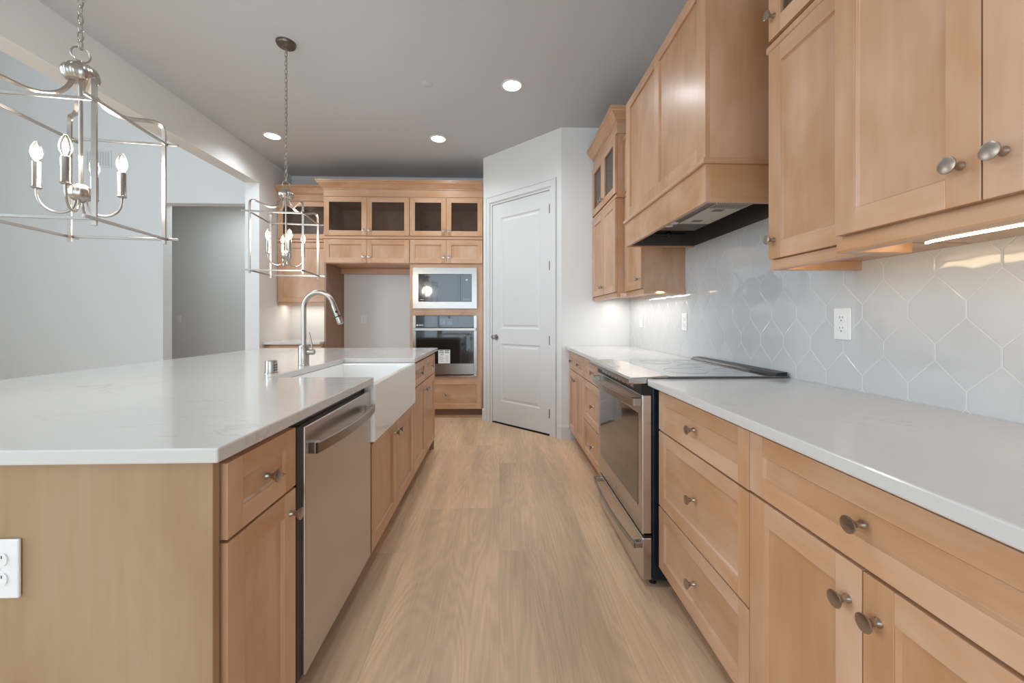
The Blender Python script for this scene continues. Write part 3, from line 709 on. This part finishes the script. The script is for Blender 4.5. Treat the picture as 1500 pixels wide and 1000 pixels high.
sd = MB().box(0.622, 0.664, RY0 + 0.006, RY1 - 0.006, 0.030, 0.212).build('storage_drawer', M['steel'], t, bevel=0.004, world=True)
bar_handle(RY0 + 0.012, RY1 - 0.012, 0.6225, 0.590, 0.178, 0.024, 0.020, M['steelh'], sd)
mb = MB().box(0.63, 0.66, RY0 + 0.003, RY1 - 0.003, 0.2135, 0.2265)
mb.build('door_gap', M['black'], t, world=True)
for x, y in ((0.68, RY0 + 0.04), (0.68, RY1 - 0.04), (1.20, RY0 + 0.04), (1.20, RY1 - 0.04)):
    MB().lathe([(0, 0), (0.016, 0), (0.016, 0.03), (0, 0.03)], (x, y, 0.0), 'z', 12).build('foot', M['black'], t, world=True)

# ------------------------------------------------------------------ outlets and switches
def plate(name, label, cat, org, rz, kind='outlet', wd=0.072, ht=0.117, group=None):
    """wall plate; local x to the right when facing it, y into the wall"""
    t = thing(name, label, cat, org, rz, group)
    MB().box(-wd / 2, wd / 2, -0.006, 0, -ht / 2, ht / 2).build('cover_plate', M['plastic'], t, bevel=0.0025)
    if kind == 'outlet':
        for s in (1, -1):
            pts = [(0.0165 * math.cos(a) * 1.0, max(-0.0125, min(0.0125, 0.0165 * math.sin(a)))) for a in [2 * PI * k / 28 for k in range(28)]]
            sk = MB().prism(pts, -0.0085, -0.006, 0, lambda u, v, w_, s=s: (u, w_, v + s * 0.0195)).build('socket', M['plastic'], t, bevel=0.0005)
            mb = MB().box(-0.0075, -0.0055, -0.0088, -0.0084, s * 0.0195 + 0.0015, s * 0.0195 + 0.0095).box(0.0055, 0.0075, -0.0088, -0.0084, s * 0.0195 + 0.0025, s * 0.0195 + 0.0085)
            mb.lathe([(0, 0), (0.0026, 0), (0.0026, 0.0004), (0, 0.0004)], (0, -0.0084, s * 0.0195 - 0.0065), '-y', 10)
            mb.build('slots', M['ink'], sk)
        MB().lathe([(0, 0), (0.003, 0), (0.0025, 0.0012), (0, 0.0014)], (0, -0.006, 0), '-y', 10).build('screw', M['plastic'], t)
    else:
        MB().box(-0.017, 0.017, -0.0085, -0.006, -0.034, 0.034).build('rocker', M['plastic'], t, bevel=0.001)
    return t
XT = XW - 0.0083
plate('wall_outlet', 'white duplex outlet on the hexagon tile beside the near end of the cooktop', 'outlet', (XT, 1.428, 1.144), RZ)
plate('wall_outlet', 'white outlet on the tile just past the far end of the cooktop', 'outlet', (XT, 2.68, 1.144), RZ)
plate('wall_switch', 'white switch on the tile under the far right corner cabinet', 'switch', (XT, 3.505, 1.148), RZ, 'switch')
plate('wall_outlet', 'white outlet on the grey wall inside the empty fridge alcove', 'outlet', (-1.77, YB, 1.165), 0)
plate('wall_switch', 'white switch on the hallway wall at the left', 'switch', (-5.19, 6.6, 1.17), 0, 'switch')
plate('wall_outlet', 'white outlet on the wooden island end panel at the left picture edge', 'outlet', (-0.990, 0.824, 0.665), 0)

# ------------------------------------------------------------------ island
IX0, IX1, IY0, IY1 = -2.11, -0.557, 0.803, 3.62
SY0, SY1, SX = 1.782, 2.643, -1.022
mb = MB().prism([(IX1, IY0), (IX1, SY0), (SX, SY0), (SX, SY1), (IX1, SY1), (IX1, IY1), (IX0, IY1), (IX0, IY0)], ZT, 0.905)
o = mb.build('island_countertop', M['quartz'], None, bevel=0.0035); tag(o, 'large white quartz island top notched around the sink', 'countertop')
XI = -0.572; LZ = PI / 2
def isl(y): return (XI, y, 0)
o = MB().box(-1.78, -0.582, 0.825, 0.845, 0, ZT - 0.001).build('island_end_panel', M['panel'], None, bevel=0.0015)
tag(o, 'flat maple end panel of the island facing the camera', 'panel')
o = MB().box(-1.78, -0.582, 3.556, 3.576, 0, ZT - 0.001).build('island_end_panel', M['panel'], None, bevel=0.0015)
tag(o, 'maple end panel on the far end of the island', 'panel')
o = MB().box(-1.78, -1.76, 0.846, 3.555, 0, ZT - 0.001).build('island_back_panel', M['panel'], None, bevel=0.0015)
tag(o, 'long maple back panel on the seating side of the island', 'panel')
t = thing('base_cabinet', 'narrow maple island cabinet, one drawer over one door, nearest on the left', 'cabinet', isl(0.850), LZ)
W = 0.286; base_body(t, W, 0.58)
drawer(t, 0.004, W - G, 0.695, 0.857); door(t, 0.004, W - G, 0.108, 0.688, W - 0.03, 0.628)
# dishwasher
DY0, DY1 = 1.150, 1.781
t = thing('dishwasher', 'stainless dishwasher with bowed bar handle in the island', 'dishwasher', (XI, (DY0 + DY1) / 2, 0))
MB().box(-1.14, -0.598, DY0 - 0.008, DY1, 0.10, 0.872).build('tub_body', M['black'], t, world=True)
dd = MB().box(-0.597, -0.570, DY0 + 0.034, DY1 - 0.003, 0.112, 0.846).build('door', M['steel'], t, bevel=0.004, world=True)
MB().box(-0.597, -0.580, DY0 + 0.004, DY0 + 0.033, 0.112, 0.85).build('door_seal', M['black'], t, world=True)
MB().box(-1.10, -0.66, DY0 - 0.008, DY1, 0.0, 0.10).build('toe_kick', M['black'], t, world=True)
hh = bar_handle(DY0 + 0.045, DY1 - 0.045, -0.5705, -0.541, 0.778, 0.033, 0.022, M['steelh'], dd, -1)
# sink base, apron sink
t = thing('base_cabinet', 'maple sink base cabinet with two doors under the white apron sink', 'cabinet', isl(1.800), LZ)
W = 0.862
MB().box(0, W, T + 0.001, 0.58, 0.10, 0.600).build('body', M['wood'], t, bevel=0.001)
MB().box(0, W, 0.085, 0.58, 0, 0.10).build('toe_kick', M['toe'], t)
door(t, 0.004, W / 2 - G, 0.108, 0.597, W / 2 - 0.035, 0.540); door(t, W / 2 + G, W - G, 0.108, 0.597, W / 2 + 0.035, 0.540)
t = thing('base_cabinet', 'maple island cabinet with two small drawers over two doors at the far end', 'cabinet', isl(2.664), LZ)
W = 0.890; base_body(t, W, 0.58)
for a, b, k in ((G, W / 2 - G, W / 2 - 0.035), (W / 2 + G, W - G, W / 2 + 0.035)):
    drawer(t, a, b, 0.695, 0.857); door(t, a, b, 0.108, 0.688, k, 0.625)
t = thing('apron_sink', 'white fireclay farmhouse sink with deep apron set into the island', 'sink', ((SX - 0.55) / 2, (SY0 + SY1) / 2, 0.61))
def basin(x0, x1, y0, y1, zb, zt, wl, fl):
    mb = MB(); o = [(x0, y0), (x1, y0), (x1, y1), (x0, y1)]; i = [(x0 + wl, y0 + wl), (x1 - wl, y0 + wl), (x1 - wl, y1 - wl), (x0 + wl, y1 - wl)]
    j = [(p[0] + (0.02 if p[0] < (x0 + x1) / 2 else -0.02), p[1] + (0.02 if p[1] < (y0 + y1) / 2 else -0.02)) for p in i]
    v = [p + (zb,) for p in o] + [p + (zt,) for p in o] + [p + (zt,) for p in i] + [p + (zb + fl,) for p in j]
    f = [(3, 2, 1, 0)] + [(a, (a + 1) % 4, 4 + (a + 1) % 4, 4 + a) for a in range(4)] + [(4 + a, 4 + (a + 1) % 4, 8 + (a + 1) % 4, 8 + a) for a in range(4)] + [(8 + a, 8 + (a + 1) % 4, 12 + (a + 1) % 4, 12 + a) for a in range(4)] + [(12, 13, 14, 15)]
    return mb.add(v, f)
sb = basin(SX - 0.018, -0.5525, SY0 + 0.001, SY1 - 0.001, 0.612, 0.8745, 0.028, 0.03)
sb.build('basin', M['porcelain'], t, bevel=0.007, world=True, segs=3)
MB().lathe([(0, 0), (0.045, 0), (0.043, 0.003), (0.02, 0.001), (0, 0.001)], ((SX - 0.55) / 2, (SY0 + SY1) / 2, 0.642), 'z', 24).build('drain', M['nickel'], t, smooth=35, world=True)
# faucet
FX, FY = -1.084, 2.235
t = thing('faucet', 'brushed nickel gooseneck pull-down faucet behind the apron sink', 'faucet', (FX, FY, 0.905))
MB().lathe([(0, 0), (0.029, 0), (0.029, 0.004), (0.0275, 0.006), (0.0275, 0.108), (0.025, 0.113), (0.014, 0.113), (0, 0.113)], (0, 0, 0), 'z', 28).build('base', M['nickel'], t, smooth=35)
R_ = 0.087; p = [(0, 0, 0.112), (0, 0, 0.2), (0, 0, 0.318)]
sp = Vector((1, -0.12, 0)).normalized()
for k in range(1, 17):
    a = PI * k / 16 * 0.88; p.append(tuple(sp * (R_ - R_ * math.cos(a)) + Vector((0, 0, 0.318 + R_ * math.sin(a)))))
a = PI * 0.88; tx = Vector((sp.x * math.sin(a), sp.y * math.sin(a), math.cos(a))); e = Vector(p[-1])
p.append(tuple(e + tx * 0.02))
MB().tube(p, 0.0135, 16).build('spout', M['nickel'], t, smooth=60)
hd = MB().lathe([(0, 0), (0.0145, 0), (0.0150, 0.004), (0.0160, 0.075), (0.0165, 0.108), (0.014, 0.113), (0, 0.113)], e + tx * 0.014, tx, 20).build('spray_head', M['nickel'], t, smooth=35)
side = Vector((-sp.y * -1, 0, 0)); q = e + tx * 0.06
fr = Vector((0.35, -0.9, 0.25)).normalized()
MB().lathe([(0, 0), (0.007, 0), (0.006, 0.003), (0, 0.0035)], q + fr * 0.0145, fr, 14).build('spray_button', M['black'], hd, smooth=35)
MB().lathe([(0.0166, 0), (0.0168, 0.003), (0.0166, 0.006)], e + tx * 0.083, tx, 20).build('seam_ring', M['black'], hd, smooth=35)
hb_ = MB().lathe([(0, 0), (0.0155, 0), (0.0155, 0.034), (0.013, 0.038), (0, 0.038)], (0.022, 0, 0.075), 'x', 20).build('handle', M['nickel'], t, smooth=35)
MB().tube([(0.046, 0, 0.085), (0.043, 0, 0.12), (0.030, 0, 0.185)], [0.0055, 0.005, 0.004], 10).build('lever', M['nickel'], hb_, smooth=60)
t = thing('air_gap', 'small brushed nickel air gap cap standing on the island beside the faucet', 'air gap', (-1.086, 1.925, 0.905))
ab_ = MB().lathe([(0, 0), (0.029, 0), (0.029, 0.004), (0.0255, 0.005), (0.0255, 0.056), (0.024, 0.060), (0, 0.061)], (0, 0, 0), 'z', 28).build('cap', M['nickel'], t, smooth=35)
mb = MB()
for i, zz in enumerate((0.016, 0.028, 0.040)):
    for an in (-0.55, -0.15, 0.25):
        x = 0.0256 * math.cos(an); y = 0.0256 * math.sin(an)
        mb.lathe([(0, 0), (0.0032, 0), (0.0032, 0.0008), (0, 0.0008)], (x, y, zz), (math.cos(an), math.sin(an), 0), 10)
mb.build('vent_holes', M['ink'], ab_)

# ------------------------------------------------------------------ back wall: fridge alcove, oven tower, small bar cabinet
YF = 4.69                                           # door fronts
X0, X1, X2 = -2.048, -1.052, -0.192
DBK = YB - YF - 0.002
def bk(x, z=0): return (x, YF, 0)
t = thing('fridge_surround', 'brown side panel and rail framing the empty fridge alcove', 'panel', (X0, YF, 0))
MB().box(0.0, 0.022, T, DBK, 0, 1.815).build('side_panel', M['darkpanel'], t, bevel=0.001)
MB().box(0.022, X1 - X0, DBK - 0.10, DBK - 0.08, 1.75, 1.815).build('rear_rail', M['woodh'], t, bevel=0.001)
def boxes(x0, x1, la, lb, zb, knob_z):
    W = x1 - x0
    t = thing('upper_cabinet', la, 'cabinet', bk(x0))
    MB().box(0, W, T + 0.001, DBK, zb - 0.008, Z_DIV).build('body', M['wood'], t, bevel=0.001)
    for a, b, k in ((0.004, W / 2 - G, W / 2 - 0.032), (W / 2 + G, W - 0.004, W / 2 + 0.032)): door(t, a, b, zb, 2.098, k, 1.895)
    t2 = thing('glass_front_cabinet', lb, 'cabinet', bk(x0))
    hollow(t2, W, DBK, 2.135, Z_GT)
    for a, b, k in ((0.004, W / 2 - G, W / 2 - 0.032), (W / 2 + G, W - 0.004, W / 2 + 0.032)): door(t2, a, b, 2.145, Z_GT - 0.004, k, 2.205, True)
boxes(X0, X1, 'short two-door maple cabinet directly above the empty fridge alcove', 'wide two-door glass cabinet above the fridge alcove', 1.826, 1.9)
boxes(X1, X2, 'short two-door maple cabinet directly above the built-in microwave', 'two-door glass cabinet at the top of the oven tower', 1.826, 1.9)
t = thing('oven_cabinet', 'tall maple oven tower holding the microwave and wall oven', 'cabinet', bk(X1))
W = X2 - X1; y0 = T + 0.001
mb = MB().box(0, 0.04, y0, DBK, 0.10, 1.815, 0).box(W - 0.075, W, y0, DBK, 0.10, 1.815, 0)
mb.box(0.04, W - 0.075, y0, DBK, 1.772, 1.815, 1).box(0.04, W - 0.075, y0, DBK, 1.21, 1.29, 1).box(0.04, W - 0.075, y0, DBK, 0.10, 0.485, 1).box(0.04, W - 0.075, DBK - 0.03, DBK, 0.485, 1.772, 0)
mb.build('body', [M['wood'], M['woodh']], t, bevel=0.001)
MB().box(0, W, 0.085, DBK, 0, 0.10).build('toe_kick', M['toe'], t)
drawer(t, 0.02, W - 0.018, 0.108, 0.452, None, 0.058)
MB().sweep([(0, 0.085), (W, 0.085)], [(0, 0), (0.012, 0), (0.010, 0.008), (0, 0.016)]).build('shoe_moulding', M['woodh'], t)
# microwave
xm0, xm1 = -1.013, -0.262
t = thing('microwave', 'built-in microwave with wide stainless trim in the oven tower', 'microwave', ((xm0 + xm1) / 2, YF, 1.29))
yk = YF + T
mb = MB(); a0, a1, b0, b1 = xm0, xm1, 1.292, 1.770; i0, i1, j0, j1 = -0.948, -0.322, 1.370, 1.698
mb.box(a0, a1, yk - 0.022, yk, b0, j0).box(a0, a1, yk - 0.022, yk, j1, b1).box(a0, i0, yk - 0.022, yk, j0, j1).box(i1, a1, yk - 0.022, yk, j0, j1)
mb.build('trim_frame', M['steelh'], t, world=True)
MB().box(xm0 + 0.04, xm1 - 0.05, yk + 0.001, YB - 0.05, 1.31, 1.75).build('body', M['darkm'], t, world=True)
md = MB().box(i0 + 0.001, i1 - 0.001, yk - 0.016, yk, j0 + 0.001, j1 - 0.001).build('door', M['bglass'], t, bevel=0.002, world=True)
MB().box(i1 - 0.135, i1 - 0.132, yk - 0.0168, yk - 0.0155, j0 + 0.01, j1 - 0.01).build('door_seam', M['ink'], md, world=True)
MB().box(i1 - 0.105, i1 - 0.025, yk - 0.0168, yk - 0.0155, j0 + 0.015, j0 + 0.045).build('open_button', M['screen'], md, bevel=0.0005, world=True)
mb = MB()
for k in range(4): mb.box(i0 + 0.022 + k * 0.011, i0 + 0.030 + k * 0.011, yk - 0.0166, yk - 0.0155, j0 + 0.022, j0 + 0.028)
mb.build('lettering', M['paper'], md, world=True)
MB().box(i1 - 0.07, i1 - 0.05, yk - 0.0166, yk - 0.0155, j1 - 0.075, j1 - 0.06).build('display', M['paper'], md, world=True)
# wall oven
t = thing('wall_oven', 'built-in stainless wall oven with a paper label on its glass door', 'oven', ((xm0 + xm1) / 2, YF, 0.485))
mb = MB().box(xm0, xm0 + 0.034, yk - 0.022, yk, 0.488, 1.208).box(xm1 - 0.036, xm1, yk - 0.022, yk, 0.488, 1.208).box(xm0 + 0.034, xm1 - 0.036, yk - 0.022, yk, 0.488, 0.500)
mb.build('side_trim', M['steelh'], t, bevel=0.001, world=True)
MB().box(xm0 + 0.04, xm1 - 0.05, yk + 0.001, YB - 0.05, 0.49, 1.20).build('body', M['darkm'], t, world=True)
cp = MB().box(xm0 + 0.035, xm1 - 0.037, yk - 0.022, yk, 1.070, 1.206).build('control_panel', M['bglass'], t, bevel=0.001, world=True)
MB().box(-0.70, -0.628, yk - 0.0228, yk - 0.0215, 1.100, 1.175).box(-0.618, -0.545, yk - 0.0228, yk - 0.0215, 1.100, 1.175).build('display', M['screen'], cp, world=True)
mb = MB().lathe([(0, 0), (0.010, 0), (0.010, 0.0008), (0, 0.0008)], (xm0 + 0.052, yk - 0.022, 1.095), '-y', 16)
for k in range(4): mb.box(xm0 + 0.070 + k * 0.014, xm0 + 0.080 + k * 0.014, yk - 0.0228, yk - 0.0215, 1.089, 1.101)
mb.build('emblem', M['paper'], cp, world=True)
od = MB().box(xm0 + 0.035, xm1 - 0.037, yk - 0.024, yk, 0.515, 1.062).build('oven_door', M['steelh'], t, bevel=0.002, world=True)
MB().box(xm0 + 0.037, xm1 - 0.039, yk - 0.0265, yk - 0.0235, 0.642, 1.030).build('window_glass', M['bglass'], od, bevel=0.001, world=True)
MB().box(xm0 + 0.037, xm1 - 0.037, yk - 0.020, yk, 0.5005, 0.5145).build('vent_slot', M['black'], t, world=True)
hd = MB().box(xm0 + 0.004, xm1 - 0.006, yk - 0.070, yk - 0.056, 1.030, 1.062).build('handle', M['steelh'], od, bevel=0.004, world=True)
for x in (xm0 + 0.03, xm1 - 0.05): MB().box(x, x + 0.02, yk - 0.056, yk - 0.024, 1.036, 1.056).build('handle_bracket', M['steelh'], hd, world=True)
lb = MB().box(-0.714, -0.576, yk - 0.0275, yk - 0.0266, 0.646, 0.805).build('energy_label', M['paper'], od, world=True)
lb['label'] = 'white paper label'
mb = MB()
for zz, h2 in ((0.788, 0.010), (0.768, 0.008)): mb.box(-0.704, -0.652, yk - 0.0281, yk - 0.0274, zz, zz + h2).box(-0.640, -0.588, yk - 0.0281, yk - 0.0274, zz, zz + h2)
mb.build('label_bars', M['ink'], lb, world=True)
mb = MB()
for k in range(6): mb.box(-0.704, -0.66 + 0.012 * (k % 3), yk - 0.0281, yk - 0.0274, 0.722 - k * 0.012, 0.7255 - k * 0.012).box(-0.63, -0.60 + 0.008 * (k % 2), yk - 0.0281, yk - 0.0274, 0.735 - k * 0.014, 0.7385 - k * 0.014)
mb.build('label_lines', M['greyink'], lb, world=True)
ro = Vector(((xm0 + xm1) / 2, YF, 0.485))
text_mesh('147', 0.034, 'label_number', M['ink'], lb, lambda u, v, w_: (-0.700 + u - ro.x, yk - 0.0278 - w_ - ro.y, 0.737 + v - ro.z))
MB().lathe([(0, 0), (0.015, 0), (0.015, 0.0012), (0, 0.0015)], (-0.64, yk - 0.024, 0.578), '-y', 16).build('badge', M['nickel'], od, smooth=35, world=True)
# small bar cabinet left of the alcove
XBL = XB + 0.004; WB = X0 - 0.002 - XBL; YU = 4.90
t = thing('upper_cabinet', 'maple wall cabinet with solid door at the left end of the back wall', 'cabinet', (XBL, YU, 0))
lower_box(t, WB, YB - YU, [(0.012, WB - 0.004, 1.372, 2.09, WB - 0.035, 1.44)], False, False)
t = thing('glass_front_cabinet', 'maple glass-door cabinet high at the left end of the back wall', 'cabinet', (XBL, YU, 0))
hollow(t, WB, YB - YU, 2.135, Z_GT); door(t, 0.012, WB - 0.004, 2.145, Z_GT - 0.004, WB - 0.035, 2.205, True)
run('crown_moulding', 'maple crown moulding over the small cabinet at the left end of the back wall', 'moulding', [(XBL, YU + T), (X0 - 0.077, YU + T)], CROWN)
run('belt_moulding', 'thin maple strip across the small left cabinet on the back wall', 'moulding', [(XBL, YU + T), (X0 - 0.018, YU + T)], BELT)
run('crown_moulding', 'maple crown moulding over the fridge alcove and oven tower', 'moulding', [(X0, YB), (X0, YF + T), (X2, YF + T)], CROWN)
run('belt_moulding', 'thin maple strip between the boxes over the fridge alcove and oven tower', 'moulding', [(X0, YU), (X0, YF + T), (X2, YF + T)], BELT)
t = thing('base_cabinet', 'maple base cabinet at the left end of the back wall, mostly hidden by the island', 'cabinet', (XBL, 4.642, 0))
base_body(t, WB, YB - 4.644)
drawer(t, 0.01, WB - 0.004, 0.695, 0.856); door(t, 0.01, WB - 0.004, 0.108, 0.688, WB - 0.04, 0.62)
o = slab(XBL, X0 - 0.002, 4.60, YB, ZT, 0.905).build('countertop', M['quartz'], None, bevel=0.003)
tag(o, 'short white quartz worktop at the left end of the back wall', 'countertop')

# ------------------------------------------------------------------ pendant lanterns
def lantern(label, loc, rz, arm_turn):
    t = thing('pendant_lantern', label, 'pendant light', loc, rz, 'lantern pendants over the island')
    nk = M['nickel']; z0 = loc[2]
    a = 0.157; zt, zb = 1.845 - z0, 1.474 - z0; s = 0.0125
    top = 0.0
    MB().lathe([(0, 0), (0.062, 0), (0.062, -0.008), (0.056, -0.020), (0.02, -0.026), (0.008, -0.034), (0, -0.034)], (0, 0, 0), 'z', 28).build('canopy', M['nickeld'], t, smooth=35)
    mb = MB(); z = -0.034; zend = 2.092 - z0; n = int((z - zend) / 0.029); st = (z - zend) / n
    for k in range(n):
        zc = z - st * (k + 0.5); pts = []
        for i in range(16):
            g = 2 * PI * i / 16; u = 0.0085 * math.cos(g); v = 0.0195 * math.sin(g)
            pts.append((u, 0, zc + v) if k % 2 else (0, u, zc + v))
        mb.tube(pts, 0.0017, 6, True)
    mb.build('chain', nk, t, smooth=60)
    MB().tube([(0.004, 0.003, -0.03), (0.006, 0.0, -0.3), (0.003, 0.004, -0.6), (0.004, 0.0, zend)], 0.0016, 6).build('cord', nk, t, smooth=60)
    pts = [(0.0165 * math.cos(2 * PI * i / 24), 0.0165 * math.cos(2 * PI * i / 24), zend - 0.020 + 0.025 * math.sin(2 * PI * i / 24)) for i in range(24)]
    MB().tube(pts, 0.0028, 8, True).build('hanging_ring', nk, t, smooth=60)
    hz = 2.003 - z0
    # ribbed hub: fluted dome
    def fluted(c, r, sz, lobes, name, lo=0.06, hi=0.97):
        mb = MB(); seg = lobes * 6; R = 12; vv = []; ff = []
        for i in range(R + 1):
            th = PI * (lo + (hi - lo) * i / R)
            for k in range(seg):
                an = 2 * PI * k / seg; rr = r * (1 - 0.07 * (0.5 + 0.5 * math.cos(lobes * an))) * math.sin(th)
                vv.append((c[0] + rr * math.cos(an), c[1] + rr * math.sin(an), c[2] + r * sz * math.cos(th)))
        for i in range(R):
            for k in range(seg): k2 = (k + 1) % seg; ff.append((i * seg + k, i * seg + k2, (i + 1) * seg + k2, (i + 1) * seg + k))
        ff += [tuple(range(seg)), tuple(range(R * seg, (R + 1) * seg))]
        mb.add(vv, ff); return mb.build(name, nk, t, smooth=50)
    fluted((0, 0, hz), 0.049, 0.80, 12, 'hub', 0.05, 0.72)
    MB().lathe([(0, 0), (0.008, 0), (0.006, 0.012), (0, 0.014)], (0, 0, hz + 0.036), 'z', 12).build('finial', nk, t, smooth=40)
    MB().tube([(0, 0, hz), (0, 0, 1.60 - z0)], 0.0055, 10).build('centre_rod', nk, t, smooth=60)
    # posts: from the hub out in an S, over the shoulder and straight down past the lower rails
    for sx in (-1, 1):
        for sy in (-1, 1):
            d = Vector((sx, sy, 0)); p = []
            prof = [(0.012, hz - 0.015), (0.019, hz - 0.050), (0.033, hz - 0.080), (0.055, hz - 0.099), (0.080, hz - 0.103), (0.100, hz - 0.097), (0.120, hz - 0.088), (0.136, hz - 0.083), (0.148, hz - 0.086), (0.155, hz - 0.098), (a, hz - 0.118)]
            p = [tuple(d * r + Vector((0, 0, z_))) for r, z_ in prof] + [tuple(d * a + Vector((0, 0, zz))) for zz in (zt - 0.05, (zt + zb) / 2, zb - 0.02)]
            # smooth the polyline once
            for _ in range(2):
                qn = [p[0]]
                for u, v in zip(p, p[1:]):
                    u, v = Vector(u), Vector(v); qn += [tuple(u * 0.75 + v * 0.25), tuple(u * 0.25 + v * 0.75)]
                p = qn + [p[-1]]
            mb = MB(); mb.tube(p, 0, sq=(s, s * 0.62)); mb.build('cage_post', nk, t, smooth=40)
    for zz in (zt, zb):
        for k in range(4):
            # pinwheel: each rail overshoots one corner
            R2 = Matrix.Rotation(k * PI / 2, 3, 'Z'); y = -a - 0.006
            mb = MB().box(-a - 0.045, a + 0.002, y - 0.003, y + 0.003, zz - 0.005, zz + 0.005)
            mb.v = [tuple(R2 @ Vector(q)) for q in mb.v]; mb.build('cage_rail', nk, t, bevel=0.0008)
    cz = 1.595 - z0
    fluted((0, 0, cz), 0.032, 1.0, 10, 'lower_hub', 0.08, 0.92)
    for k in range(4):
        an = math.radians(arm_turn) + k * PI / 2; d = Vector((math.cos(an), math.sin(an), 0)); rc = 0.105
        prof = [(0.012, cz - 0.02), (0.016, cz - 0.045), (0.028, cz - 0.065), (0.05, cz - 0.074), (0.075, cz - 0.070), (0.095, cz - 0.052), (rc, cz - 0.025), (rc, cz + 0.0)]
        p = [tuple(d * r + Vector((0, 0, z_))) for r, z_ in prof]
        for _ in range(2):
            qn = [p[0]]
            for u, v in zip(p, p[1:]):
                u, v = Vector(u), Vector(v); qn += [tuple(u * 0.75 + v * 0.25), tuple(u * 0.25 + v * 0.75)]
            p = qn + [p[-1]]
        MB().tube(p, 0.0042, 10).build('arm', nk, t, smooth=60)
        c = d * rc
        sl_ = MB().lathe([(0, 0), (0.011, 0), (0.0135, 0.004), (0.0115, 0.008), (0.0115, 0.088), (0.008, 0.091), (0, 0.091)], (c.x, c.y, cz), 'z', 18).build('candle_sleeve', nk, t, smooth=35)
        bz = cz + 0.088
        bl = MB().lathe([(0.006, 0), (0.009, 0.006), (0.0140, 0.018), (0.0165, 0.030), (0.0150, 0.044), (0.0095, 0.060), (0.004, 0.070), (0, 0.073)], (c.x, c.y, bz), 'z', 18).build('bulb', M['bulb'], sl_, smooth=60)
        MB().lathe([(0, 0.010), (0.005, 0.014), (0.0075, 0.026), (0.0065, 0.042), (0.003, 0.056), (0, 0.060)], (c.x, c.y, bz), 'z', 10).build('filament', M['filament'], bl, smooth=60)
    return t
p1 = (-1.44, 1.412, H); p2 = (-1.44, 2.727, H)
lantern('brushed nickel lantern pendant nearest the camera, cut off by the left picture edge', p1, math.radians(8), 19)
lantern('brushed nickel lantern pendant over the far end of the island, seen whole', p2, math.radians(8), 31)
for p in (p1, p2):
    light('candle_glow', 'POINT', (p[0], p[1], 1.73), (0, 0, 0), 9, (1, 0.94, 0.87), (0.10,))

# ------------------------------------------------------------------ ceiling fittings
def can(label, x, y):
    t = thing('recessed_light', label, 'ceiling light', (x, y, H), 0, 'recessed ceiling lights')
    MB().lathe([(0.070, 0), (0.088, 0), (0.086, -0.005), (0.072, -0.006), (0.070, 0)], (0, 0, 0), 'z', 32).build('trim_ring', M['white'], t, smooth=40)
    MB().lathe([(0, 0), (0.070, 0), (0.070, -0.003), (0, -0.004)], (0, 0, 0), 'z', 32).build('lens', M['lens'], t, smooth=40)
    return t
for la, x, y in (('lit recessed downlight nearest the camera, between aisle and hood', 0.104, 3.16), ('lit recessed downlight in front of the oven tower', -0.628, 4.116), ('lit recessed downlight beside the left beam', -2.307, 4.11)):
    can(la, x, y)
for x, y, PW in ((0.104, 3.16, 40), (-0.628, 4.116, 40), (-2.307, 4.11, 40), (-0.628, 1.45, 40), (-2.307, 1.45, 2), (0.104, -0.8, 2), (-2.307, -0.8, 2)):  # spots beyond the built cans are unseen fill, added for light
    light('downlight', 'SPOT', (x, y, H - 0.02), (0, 0, 0), PW, (0.91, 0.965, 1.0), (0.06,), math.radians(150))
t = thing('sprinkler_cover', 'small round white cover plate on the ceiling', 'ceiling cover', (-0.574, 3.164, H))
MB().lathe([(0, 0), (0.042, 0), (0.042, -0.004), (0.038, -0.006), (0, -0.006)], (0, 0, 0), 'z', 28).build('disc', M['ceil'], t, smooth=35)
t = thing('vent_grille', 'small white air vent high on the living room wall behind the near lantern', 'vent', (-5.13, YB, 3.22))
MB().box(-0.16, 0.16, -0.008, 0, -0.11, 0.11).build('frame', M['white'], t, bevel=0.003)
mb = MB()
for k in range(9): mb.box(-0.14 + k * 0.032, -0.124 + k * 0.032, -0.0095, -0.0078, -0.09, 0.09)
mb.build('louvres', M['ceil'], t)
